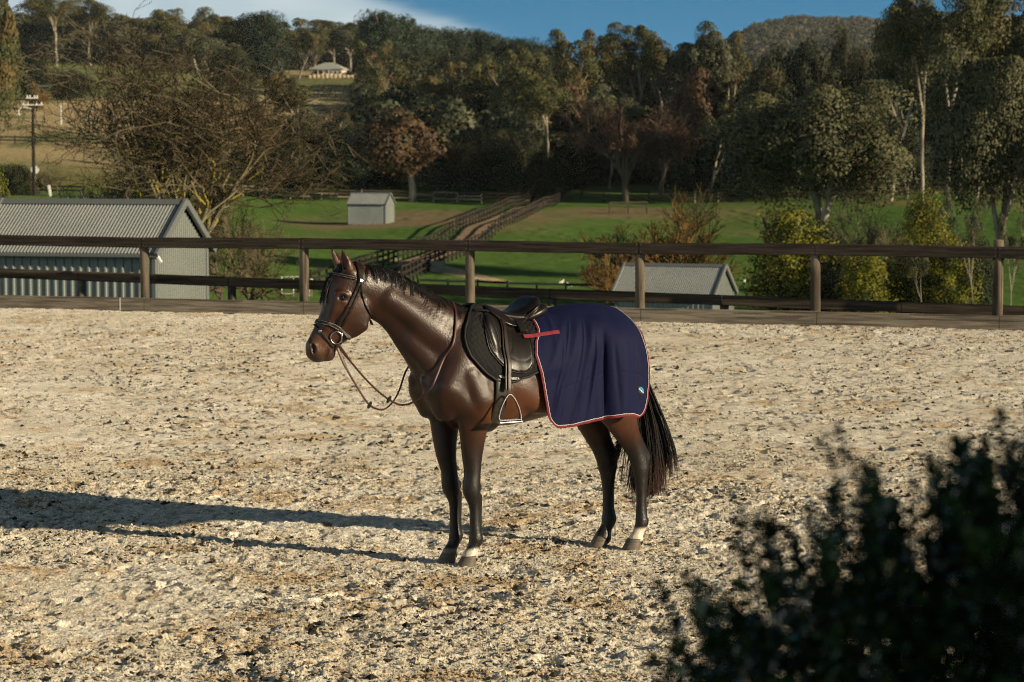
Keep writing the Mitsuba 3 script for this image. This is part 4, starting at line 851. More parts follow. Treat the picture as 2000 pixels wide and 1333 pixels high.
TREES = [  # kind, name, label, x, y, height, crown width, turn, group
    ('gum_a', 'gum_tree', 'gum tree on the left ridge, leftmost, half behind the yellow-green weeping tree', -161.3, 755, 15.7, 14.8, None, 'trees along the left ridge'),
    ('gum_c', 'gum_tree', 'gum tree on the left ridge, low and wide, second of the ridge line', -157.2, 760, 12.7, 11.2, None, 'trees along the left ridge'),
    ('gum_tall', 'gum_tree', 'gum tree on the left ridge, tallest at the left, pale bare trunk', -140.3, 700, 22.1, 16.3, None, 'trees along the left ridge'),
    ('gum_b', 'gum_tree', 'gum tree on the left ridge, between the two tall ridge gums', -147.4, 765, 15.6, 13.1, None, 'trees along the left ridge'),
    ('gum_tall', 'gum_tree', 'gum tree on the left ridge, thin topped, rising against the cloud', -136.3, 735, 21.3, 13.5, None, 'trees along the left ridge'),
    ('gum_a', 'gum_tree', 'gum tree on the left ridge, right of the thin topped tall gum', -137.2, 770, 17.4, 15.1, None, 'trees along the left ridge'),
    ('gum_c', 'gum_tree', 'gum tree on the left ridge, rounded, above the crown of the bare lichen tree', -131.8, 775, 16.6, 15.2, None, 'trees along the left ridge'),
    ('gum_grey', 'gum_tree', 'gum tree on the left ridge, grey leaved, above the middle of the bare tree', -126.1, 778, 18.8, 16.2, None, 'trees along the left ridge'),
    ('gum_a', 'gum_tree', 'gum tree on the left ridge, broad, on the ridge above the bare tree', -120.2, 782, 18.8, 16.3, None, 'trees along the left ridge'),
    ('gum_c', 'gum_tree', 'gum tree on the left ridge, low, right of the bare tree top', -111.7, 760, 16.8, 14.9, None, 'trees along the left ridge'),
    ('gum_b', 'gum_tree', 'gum tree on the left ridge, broad shouldered and high, where the ridge begins to rise', -100.8, 735, 21.9, 15.3, None, 'trees along the left ridge'),
    ('gum_grey', 'gum_tree', 'gum tree on the left ridge, grey leaved, highest point of the left ridge', -99.9, 770, 22.5, 14.1, None, 'trees along the left ridge'),
    ('gum_c', 'gum_tree', 'gum tree on the left ridge, left of the first dark evergreen', -95.6, 778, 19.4, 13.3, None, 'trees along the left ridge'),
    ('dark_evergreen', 'evergreen_tree', 'evergreen tree on the left ridge, dark round crowned, first dark one on the ridge', -89.0, 770, 20.7, 13.2, None, 'trees along the left ridge'),
    ('pine', 'pine_tree', 'pine tree on the left ridge, dark and conical, right of the dark round crowned one', -83.2, 768, 22.1, 12.4, None, 'trees along the left ridge'),
    ('gum_c', 'gum_tree', 'gum tree on the left ridge, low, left of the house clearing on the ridge', -78.7, 775, 20.7, 12.5, None, 'trees along the left ridge'),
    ('gum_b', 'gum_tree', "gum tree on the left ridge, above the farmhouse's left end", -72.5, 770, 19.6, 13.2, None, 'trees along the left ridge'),
    ('gum_a', 'gum_tree', 'gum tree on the left ridge, behind the farmhouse roof', -71.9, 830, 19.5, 15.2, None, 'trees along the left ridge'),
    ('gum_c', 'gum_tree', 'gum tree on the left ridge, behind the right end of the farmhouse', -66.3, 835, 18.7, 14.3, None, 'trees along the left ridge'),
    ('gum_grey', 'gum_tree', 'gum tree on the left ridge, grey leaved, just left of the big dark pine', -58.8, 820, 19.2, 14.1, None, 'trees along the left ridge'),
    ('pine', 'pine_tree', 'huge dark pine at the skyline right of the farmhouse', -37.0, 640, 23.7, 11.8, None, 'pines along the skyline'),
    ('pine', 'pine_tree', 'dark pine leaning on the huge one, skyline', -31.9, 655, 22.7, 11.2, None, 'pines along the skyline'),
    ('pine', 'pine_tree', 'dark pine, third along the skyline right of the house', -28.5, 680, 20.1, 10.0, None, 'pines along the skyline'),
    ('pine', 'pine_tree', 'dark pine, fourth along the skyline', -25.3, 690, 19.7, 9.3, None, 'pines along the skyline'),
    ('pine', 'pine_tree', 'dark pine on the skyline below the small round cloud', -21.0, 700, 19.3, 10.3, None, 'pines along the skyline'),
    ('pine', 'pine_tree', 'dark pine right below the small cloud', -15.9, 700, 19.1, 10.3, None, 'pines along the skyline'),
    ('pine', 'pine_tree', 'dark pine on the skyline left of the notch', -11.2, 705, 19.8, 10.4, None, 'pines along the skyline'),
    ('pine', 'pine_tree', 'dark pine, middle of the skyline between house and gums', -6.7, 700, 19.0, 10.3, None, 'pines along the skyline'),
    ('pine', 'pine_tree', 'low dark pine before the skyline dips', -1.6, 700, 18.1, 10.3, None, 'pines along the skyline'),
    ('pine', 'pine_tree', 'dark pine in the dip of the skyline', 3.1, 690, 18.7, 11.0, None, 'pines along the skyline'),
    ('pine', 'pine_tree', 'last dark pine before the tall gums hide the skyline', 7.7, 680, 17.9, 10.8, None, 'pines along the skyline'),
    ('pine', 'pine_tree', 'small dark pine in the deepest dip of the skyline', 12.9, 670, 17.0, 9.8, None, 'pines along the skyline'),
    ('dark_evergreen_b', 'evergreen_tree', 'evergreen in the belt below the skyline pines, left end of the belt', -29.2, 560, 15.9, 10.3, None, 'pines below the skyline'),
    ('dark_evergreen_b', 'evergreen_tree', 'evergreen in the belt below the skyline pines, above the russet gum', -21.6, 560, 14.7, 11.7, None, 'pines below the skyline'),
    ('dark_evergreen_b', 'evergreen_tree', 'evergreen in the belt below the skyline pines, above the dark middle', -14.0, 560, 15.8, 11.7, None, 'pines below the skyline'),
    ('dark_evergreen_b', 'evergreen_tree', 'evergreen in the belt below the skyline pines, straight above the white fence posts', -6.3, 560, 15.7, 11.7, None, 'pines below the skyline'),
    ('dark_evergreen_b', 'evergreen_tree', 'evergreen in the belt below the skyline pines, above the forked white gum', 1.2, 550, 15.1, 11.4, None, 'pines below the skyline'),
    ('dark_evergreen_b', 'evergreen_tree', 'evergreen in the belt below the skyline pines, right end of the belt', 8.0, 540, 15.0, 10.6, None, 'pines below the skyline'),
    ('gum_b', 'gum_tree', 'dark gum on the slope under the ridge behind the bare tree, left of two', -88.2, 600, 14.9, 11.8, None, None),
    ('gum_grey', 'gum_tree', 'dark gum on the slope under the ridge behind the bare tree, right of two', -78.7, 590, 17.4, 13.7, None, None),
    ('dark_evergreen', 'evergreen_tree', 'dark tree at the top corner of the pale hill paddock', -69.2, 560, 13.0, 9.6, None, None),
    ('dark_evergreen', 'evergreen_tree', 'dark round tree standing alone on the green hill paddock at the left', -93.6, 480, 6.1, 8.5, None, None),
    ('pine', 'evergreen_tree', 'dark green tree on the slope behind the yellow-green weeping tree', -98.9, 470, 8.5, 5.5, None, None),
    ('willow_orange', 'orange_shrub', 'small orange shrub on the hillside above the utility pole', -92.2, 440, 5.3, 3.7, None, None),
    ('weeping_gum', 'weeping_tree', 'yellow-green weeping tree cut off by the left edge', -53.6, 236, 23.2, 8.7, None, None),
    ('wattle_b', 'leafy_shrub', 'bright green shrub at the left edge over the shed roof', -14.1, 62, 4.4, 0.8, None, None),
    ('dark_evergreen', 'leafy_shrub', 'dark hedge shrub by the road at the left edge', -52.9, 238, 3.3, 2.3, None, None),
    ('bare_shrub', 'bare_shrub', 'bare shrub behind the white guide post', -49.1, 240, 3.5, 2.9, None, None),
    ('dark_evergreen_b', 'leafy_shrub', 'dark hedge shrub just left of the round sign', -51.8, 239, 3.2, 2.2, None, None),
    ('gum_c', 'gum_tree', 'small olive gum in front of the pale hill field, left of a pair', -42.4, 400, 11.1, 5.9, None, None),
    ('gum_c', 'gum_tree', 'small olive gum in front of the pale hill field, right of a pair', -37.2, 395, 11.8, 6.0, None, None),
    ('dark_evergreen', 'evergreen_tree', 'narrow dark tree right of the bare lichen tree', -34.2, 300, 10.9, 2.6, None, None),
    ('bare_red', 'bare_tree', 'reddish bare tree beside the narrow dark tree', -31.7, 290, 10.0, 3.3, None, None),
    ('gum_grey', 'gum_tree', 'grey gum low before the pale hill field', -28.0, 300, 9.8, 5.6, None, None),
    ('bare_red', 'bare_tree', 'bare brown tree between the grey gum and the pale field', -25.9, 310, 8.7, 3.3, None, None),
    ('slender_gum', 'gum_tree', 'slender gum with a pale stem left of the little horse shelter', -22.3, 264, 10.0, 3.7, None, None),
    ('dark_evergreen', 'evergreen_tree', 'dark bushy tree at the paddock edge behind the bare tree twigs', -27.4, 275, 6.7, 4.7, None, None),
    ('dark_evergreen_b', 'evergreen_tree', 'dark bushy tree behind the slender gum', -25.9, 285, 7.5, 4.9, None, None),
    ('dark_evergreen', 'evergreen_tree', 'dark bushy tree right above the little horse shelter', -21.3, 283, 8.3, 4.9, None, None),
    ('pine', 'evergreen_tree', 'yellowish conical evergreen left of the russet gum', -18.4, 275, 7.6, 2.8, None, None),
    ('dark_evergreen_b', 'evergreen_tree', 'dark evergreen filling the gap left of the russet gum', -18.0, 300, 10.5, 5.5, None, None),
    ('gum_grey', 'gum_tree', 'grey gum at the right foot of the pale hill field', -25.9, 420, 11.8, 7.2, None, None),
    ('gum_b', 'gum_tree', 'gum with a bright white forked trunk standing tall above the russet gum', -20.1, 400, 18.4, 8.8, 20, None),
    ('gum_c', 'gum_tree', 'olive gum right of the tall white forked one', -14.1, 400, 15.0, 6.9, None, None),
    ('gum_russet', 'gum_tree', 'russet gum beside the pale hill field', -26.4, 440, 14.1, 5.4, None, None),
    ('gum_russet', 'russet_gum', 'russet domed gum behind the top paddock fence, pale forked trunk', -11.4, 262, 9.9, 7.8, None, None),
    ('dark_evergreen_b', 'evergreen_bush', 'dark evergreen bush behind the top fence, right of the russet gum', -8.8, 280, 6.9, 6.2, None, 'dark bushes behind the top paddock fence'),
    ('dark_evergreen', 'evergreen_bush', 'dark evergreen bush behind the top fence, lowest of the belt, second from the russet gum', -5.8, 268, 6.3, 4.9, None, 'dark bushes behind the top paddock fence'),
    ('dark_evergreen', 'evergreen_bush', 'dark evergreen bush behind the top fence, tall one in the belt centre', -3.5, 284, 7.5, 5.6, None, 'dark bushes behind the top paddock fence'),
    ('dark_evergreen', 'evergreen_bush', 'dark evergreen bush behind the top fence, green one before the belt centre', -1.5, 268, 6.8, 4.6, None, 'dark bushes behind the top paddock fence'),
    ('dark_evergreen_b', 'evergreen_bush', 'dark evergreen bush behind the top fence, left of the white forked trunk', 1.3, 282, 7.2, 5.9, None, 'dark bushes behind the top paddock fence'),
    ('dark_evergreen_b', 'evergreen_bush', 'dark evergreen bush behind the top fence, under the white forked trunk', 3.6, 270, 5.4, 4.0, None, 'dark bushes behind the top paddock fence'),
    ('dark_evergreen', 'evergreen_bush', 'dark evergreen bush behind the top fence, behind the upper end of the lane', 6.9, 290, 6.9, 5.7, None, 'dark bushes behind the top paddock fence'),
    ('dark_evergreen_b', 'evergreen_bush', 'dark evergreen bush behind the top fence, right of the upper end of the lane', 10.2, 300, 7.5, 5.9, None, 'dark bushes behind the top paddock fence'),
    ('dark_evergreen_b', 'evergreen_bush', 'dark evergreen bush behind the top fence, left foot of the russet gum', -15.5, 285, 6.4, 4.9, None, 'dark bushes behind the top paddock fence'),
    ('gum_c', 'gum_tree', 'gum in the tall stand, far left of the tall stand, low crowned', -9.4, 350, 15.5, 8.1, None, 'gums of the tall stand'),
    ('gum_a', 'gum_tree', 'gum in the tall stand, behind the dark belt, second of the stand', -5.7, 360, 16.5, 7.9, None, 'gums of the tall stand'),
    ('gum_b', 'gum_tree', 'gum in the tall stand, third of the stand, above the field tank', -1.2, 345, 17.1, 8.0, None, 'gums of the tall stand'),
    ('gum_c', 'gum_tree', 'gum in the tall stand, above the upper end of the lane', 3.0, 335, 17.9, 7.4, None, 'gums of the tall stand'),
    ('gum_tall', 'gum_tree', 'gum in the tall stand, white forked trunk leaning at the head of the lane', 4.5, 276, 14.4, 7.1, None, 'gums of the tall stand'),
    ('gum_a', 'gum_tree', 'gum in the tall stand, peak just right of the skyline dip', 8.7, 350, 19.4, 7.7, None, 'gums of the tall stand'),
    ('gum_b', 'gum_tree', 'gum in the tall stand, tall with twisted pale limbs, first of the high crowns', 11.6, 325, 20.6, 7.6, None, 'gums of the tall stand'),
    ('gum_c', 'gum_tree', 'gum in the tall stand, between the two highest crowns', 16.3, 350, 20.3, 7.7, None, 'gums of the tall stand'),
    ('gum_tall', 'gum_tree', 'gum in the tall stand, highest crown of the centre stand', 19.0, 335, 21.7, 7.8, None, 'gums of the tall stand'),
    ('gum_grey', 'gum_tree', 'gum in the tall stand, grey, right of the highest crown', 23.5, 345, 20.2, 7.6, None, 'gums of the tall stand'),
    ('gum_a', 'gum_tree', 'gum in the tall stand, lower, before the far hill starts', 26.8, 350, 18.7, 6.9, None, 'gums of the tall stand'),
    ('gum_grey', 'gum_tree', 'gum in the tall stand, grey green, tall against the far hill', 28.3, 330, 21.3, 7.7, None, 'gums of the tall stand'),
    ('gum_b', 'gum_tree', 'gum in the tall stand, last tall grey one in front of the far hill', 32.3, 335, 20.6, 7.0, None, 'gums of the tall stand'),
    ('gum_c', 'gum_tree', 'gum in the tall stand, under the left foot of the far hill', 36.7, 350, 17.7, 6.9, None, 'gums of the tall stand'),
    ('gum_russet', 'gum_tree', 'gum in the tall stand, russet tinged, low in front of the stand', 8.8, 300, 12.2, 6.6, None, 'gums of the tall stand'),
    ('gum_grey', 'gum_tree', 'gum in the tall stand, grey, low in front of the stand above the fence corner', 12.5, 290, 13.1, 6.0, None, 'gums of the tall stand'),
    ('bare_red', 'bare_tree', 'leafless reddish tree above the orange shrub, with a dark straight stem', 13.2, 262, 11.5, 7.7, None, None),
    ('bare_red', 'bare_tree', 'leafless reddish tree second from the lane head', 18.1, 275, 10.5, 6.7, None, None),
    ('gum_russet', 'gum_tree', 'rusty brown crowned gum above the pale building', 22.7, 290, 14.5, 5.7, None, None),
    ('gum_b', 'gum_tree', 'dark olive gum with pale leaning trunk left of the pale building', 23.7, 272, 11.4, 6.3, None, None),
    ('dark_evergreen', 'evergreen_tree', 'small dark tree left of the pale building', 21.9, 280, 5.9, 3.4, None, None),
    ('dark_evergreen_b', 'evergreen_tree', 'dark tree right of the pale building', 26.9, 262, 7.3, 5.1, None, None),
    ('dark_evergreen', 'evergreen_tree', 'dark evergreen at the right, left shoulder under the far hill', 31.1, 280, 16.0, 6.2, None, 'dark evergreens at the right'),
    ('dark_evergreen', 'evergreen_tree', 'dark evergreen at the right, second from the left shoulder', 34.9, 290, 17.4, 6.7, None, 'dark evergreens at the right'),
    ('dark_evergreen_b', 'evergreen_tree', 'dark evergreen at the right, broad dome under the far hill', 37.5, 285, 17.9, 7.0, None, 'dark evergreens at the right'),
    ('dark_evergreen_b', 'evergreen_tree', 'dark evergreen at the right, pointed top before the far hill', 43.5, 300, 19.8, 5.1, None, 'dark evergreens at the right'),
    ('dark_evergreen', 'evergreen_tree', 'dark evergreen at the right, right of the pointed top', 45.4, 290, 16.7, 6.4, None, 'dark evergreens at the right'),
    ('dark_evergreen_b', 'evergreen_tree', 'dark evergreen at the right, lower in front, left of the paperbark crown', 30.0, 265, 11.9, 5.8, None, 'dark evergreens at the right'),
    ('dark_evergreen_b', 'evergreen_tree', 'dark evergreen at the right, behind the tall gums, left side', 47.0, 280, 15.1, 6.2, None, 'dark evergreens at the right'),
    ('dark_evergreen_b', 'evergreen_tree', 'dark evergreen at the right, just above the paperbark crown', 41.6, 270, 12.1, 6.0, None, 'dark evergreens at the right'),
    ('dark_evergreen_b', 'evergreen_tree', 'dark evergreen at the right, low behind the fence, right of the paperbark', 45.2, 262, 8.5, 5.1, None, 'dark evergreens at the right'),
    ('dark_evergreen', 'evergreen_tree', 'dark evergreen at the right, between the two white trunked gums', 54.3, 275, 13.6, 7.4, None, 'dark evergreens at the right'),
    ('dark_evergreen_b', 'evergreen_tree', 'dark evergreen at the right, behind the slender gums at the right edge', 61.0, 280, 11.5, 7.5, None, 'dark evergreens at the right'),
    ('dark_evergreen_b', 'evergreen_tree', 'dark evergreen at the right, behind the paperbark crown', 36.7, 300, 8.4, 8.1, None, 'dark evergreens at the right'),
    ('gum_a', 'gum_tree', 'tall gum at the right, first at the left of the group, leaning into the sky', 41.8, 250, 21.5, 6.7, 0, 'tall gums at the right'),
    ('gum_tall', 'gum_tree', 'tall gum at the right, thick pale trunk forked low behind the fence', 43.5, 240, 22.5, 7.1, 40, 'tall gums at the right'),
    ('gum_tall', 'gum_tree', 'tall gum at the right, long pale trunk with bare forks, centre of the group', 45.6, 236, 23.0, 7.5, 200, 'tall gums at the right'),
    ('gum_b', 'gum_tree', 'tall gum at the right, high crown right of the long pale trunk', 51.3, 250, 23.2, 6.7, 90, 'tall gums at the right'),
    ('gum_a', 'gum_tree', 'tall gum at the right, nearest to the right edge', 53.6, 245, 23.5, 7.2, 140, 'tall gums at the right'),
    ('gum_tall', 'gum_tree', 'tall gum at the right, cut off by the right edge', 56.1, 240, 22.4, 7.1, 300, 'tall gums at the right'),
    ('gum_c', 'gum_tree', 'tall gum at the right, shorter, in the gap below the crowns', 46.8, 270, 18.7, 6.0, 10, 'tall gums at the right'),
    ('paperbark', 'paperbark_tree', 'big round olive tree at right centre, pale stems under a fine leaved crown', 19.2, 140, 11.9, 9.2, None, None),
    ('paperbark', 'paperbark_tree', 'fine leaved tree at the right edge with twin pale stems', 24.1, 112, 12.7, 5.2, 120, None),
    ('slender_gum', 'slender_gum', 'slender gum, twisted white stem left of the last tall post', 20.1, 98, 6.1, 1.4, None, 'slender pale stemmed gums at the right'),
    ('slender_gum', 'slender_gum', 'slender gum, white stem right of the last tall post', 21.3, 96, 5.2, 1.6, None, 'slender pale stemmed gums at the right'),
    ('slender_gum', 'slender_gum', 'slender gum, thin leaning pale stem among the wattles', 17.7, 97, 4.0, 1.2, None, 'slender pale stemmed gums at the right'),
    ('wattle', 'wattle_bush', 'yellow-green wattle bush right of the small iron shed', 12.8, 104, 5.2, 3.3, None, None),
    ('dark_evergreen', 'evergreen_bush', 'dark bush joined to the first wattle', 14.7, 108, 4.5, 2.4, None, None),
    ('dark_evergreen_b', 'evergreen_bush', 'dark low bush in shade behind the second right hand post', 14.7, 100, 3.1, 2.7, None, None),
    ('wattle', 'wattle_bush', 'wattle bush between the two right hand posts, nearest to the left post', 15.2, 97, 3.5, 2.1, None, None),
    ('wattle_b', 'wattle_bush', 'bright wattle bush in the middle of the right hand bay', 18.1, 101, 4.2, 2.7, None, None),
    ('wattle_b', 'wattle_bush', 'dark topped wattle standing above the right hand rail', 23.4, 128, 5.8, 2.5, None, None),
    ('wattle', 'wattle_bush', 'wattle bush left of the twisted white stem', 19.5, 100, 4.2, 2.0, None, None),
    ('wattle_b', 'wattle_bush', 'low wattle bush in the shade of the right hand bay', 17.2, 103, 2.9, 1.5, None, None),
    ('dark_evergreen', 'evergreen_bush', 'dark bush behind the twisted white stem', 22.2, 108, 3.9, 1.6, None, None),
    ('bare_shrub', 'bare_shrub', 'grey bare shrub behind the rail right of the big olive tree', 18.7, 118, 5.8, 4.9, None, None),
    ('bare_shrub', 'bare_shrub', 'grey bare shrub between the wattles', 19.2, 112, 4.1, 2.5, None, None),
    ('willow_orange', 'orange_shrub', 'large orange twigged shrub behind the small iron shed', 8.1, 114, 5.5, 6.4, None, None),
    ('willow_orange', 'orange_shrub', 'low orange brown shrub left of the small iron shed', 5.1, 112, 3.0, 3.0, None, None),
    ('willow_orange', 'orange_shrub', 'smallest orange brown shrub, behind the pale rail fence', 4.9, 128, 2.2, 2.2, None, None),
    ('bare_big', 'bare_tree', 'huge leafless tree with yellow lichen on its limbs, behind the left shed', -14.1, 92, 10.7, 9.9, 100, None),
    ('bare_shrub', 'bare_shrub', 'brown leafless thicket right of the left shed', -11.0, 94, 4.9, 3.5, None, None),
    ('bare_shrub', 'bare_shrub', 'brown leafless thicket at the foot of the huge bare tree', -12.5, 97, 5.8, 3.6, None, None),
    ('bare_shrub', 'bare_shrub', 'brown leafless thicket left under the huge bare tree', -17.4, 98, 6.3, 4.6, None, None),
    ('wattle', 'hedge_bush', 'yellow-green clipped bush before the farmhouse', -60.6, 795, 0.3, 5.1, None, None),
    ('dark_evergreen', 'hedge_bush', 'dark bush at the left end of the farmhouse', -69.1, 793, 1.2, 3.5, None, None),
    ('dark_evergreen', 'hedge_bush', 'dark bush at the right end of the farmhouse', -56.7, 796, 1.8, 3.9, None, None),
]
for kd, nm, lb, x, y, h, w, tn, gr in TREES: tree(kd, nm, lb, x, y, h, w, tn, gr, cat="shrub" if "shrub" in nm else "bush" if "bush" in nm else "tree")

# woodland that fills in behind the separate trees: masses of one clump set down many times
def mass(name, leaf, n, size, seed):
    m = leaves([(0, 0, .42), (.28, .1, .5), (-.26, .15, .45), (.05, -.28, .55), (0, .1, .78), (.1, .0, .18), (-.2, -.1, .2)], n, .33, size, seed, .9, .1)
    scene[name] = {"type": "shapegroup", "foliage": foliage(m, leaf)}; return name


def woodland(key, label, n, xs, ys, h, seed, shape, z0=-1.5, keep=lambda x, y: x == x, zf=ground):
    g = np.random.default_rng(seed); x, y = xs(g, n), ys(g, n); k = keep(x, y); x, y = x[k], y[k]; z = zf(x, y); s = g.uniform(h[0], h[1], len(x)); a = g.uniform(0, 360, len(x)); w = g.uniform(.75, 1.15, len(x))
    for i in range(len(x)):
        scene[f"{key}__{i + 1:03d}"] = {"type": "instance", "shapegroup": {"type": "ref", "id": shape[i % len(shape)]}, "to_world": T().translate([x[i], y[i], z[i] + z0]).rotate([0, 0, 1], a[i]).scale([s[i] * w[i], s[i] * w[i], s[i]])}
    tag(key, label, "woodland", kind="stuff")


far_mass = [mass("far_mass_shape", "far_leaf", 420, .042, 1), mass("far_mass_b_shape", "far_leaf", 420, .042, 2)]; dark_mass = [mass("dark_mass_shape", "dark_leaf", 420, .042, 3), mass("dark_mass_b_shape", "dark_leaf", 420, .042, 4), mass("dark_mass_c_shape", "gum_leaf_grey", 420, .042, 5)]
hill_mass = [mass("hill_mass_shape", "far_leaf", 36, .16, 6), mass("hill_mass_b_shape", "far_leaf", 36, .16, 7)]
woodland("ridge_woodland", "mass of gum woodland filling the left ridge behind the separate trees", 800, lambda g, n: g.uniform(-195, -48, n), lambda g, n: g.uniform(740, 900, n), (10, 18), 61, far_mass, keep=lambda x, y: (y > 862) | (x < -112))
woodland("slope_woodland", "evergreen woodland covering the slope beneath the skyline pines", 420, lambda g, n: g.uniform(-38, 40, n), lambda g, n: g.uniform(470, 700, n), (9, 15), 62, dark_mass, keep=lambda x, y: x / y > -.050)
woodland("gum_woodland", "dense understorey of the tall gum stand behind the paddocks", 420, lambda g, n: g.uniform(-22, 85, n), lambda g, n: g.uniform(292, 400, n), (6, 13), 63, dark_mass)
# forest on the far hill: a mass nobody could count
woodland("hill_forest", "blue grey forest covering the far hill", 6000, lambda g, n: g.uniform(120, 700, n), lambda g, n: g.uniform(1750, 2620, n), (8, 15), 99, hill_mass, -2, lambda x, y: (x / y > .05) & (x / y < .20), hill_z)

# the tree whose shade lies over the bush, beside the bank and out of the frame
tree('dark_evergreen', 'evergreen_tree', 'evergreen tree on the bank to the right, out of the picture, shading the near bush', 8.3, -2.2, 6.6, 4.6, 20, None, 'tree', z=.75)


# ---------------------------------------------------------------- the horse, in its own axes: x towards the nose, y to its left, z up
HORSE_TURN = math.radians(31)
HX = np.array([-math.cos(HORSE_TURN), -math.sin(HORSE_TURN), 0]); HY = np.array([math.sin(HORSE_TURN), -math.cos(HORSE_TURN), 0]); HO = np.array([0.186, 14.125, 0.0])
HORSE_M = np.eye(4); HORSE_M[:3, 0] = HX; HORSE_M[:3, 1] = HY; HORSE_M[:3, 3] = HO
HORSE_T = mi.ScalarTransform4f(HORSE_M.tolist())
HEAD0, HA = np.array([1.236, -0.05, 0]), math.radians(-19)
HEADX, HEADL = np.array([math.cos(HA), math.sin(HA), 0]), np.array([-math.sin(HA), math.cos(HA), 0])


def hp(a, z, l=0.0):
    """a point of the head: a along the face, z up, l to the left"""
    return HEAD0 + a * HEADX + l * HEADL + np.array([0, 0, z])


def hn(a, z, r1, r2, tap=0.0, l=0.0):
    return (*hp(a, z, l), r1, r2, tap)


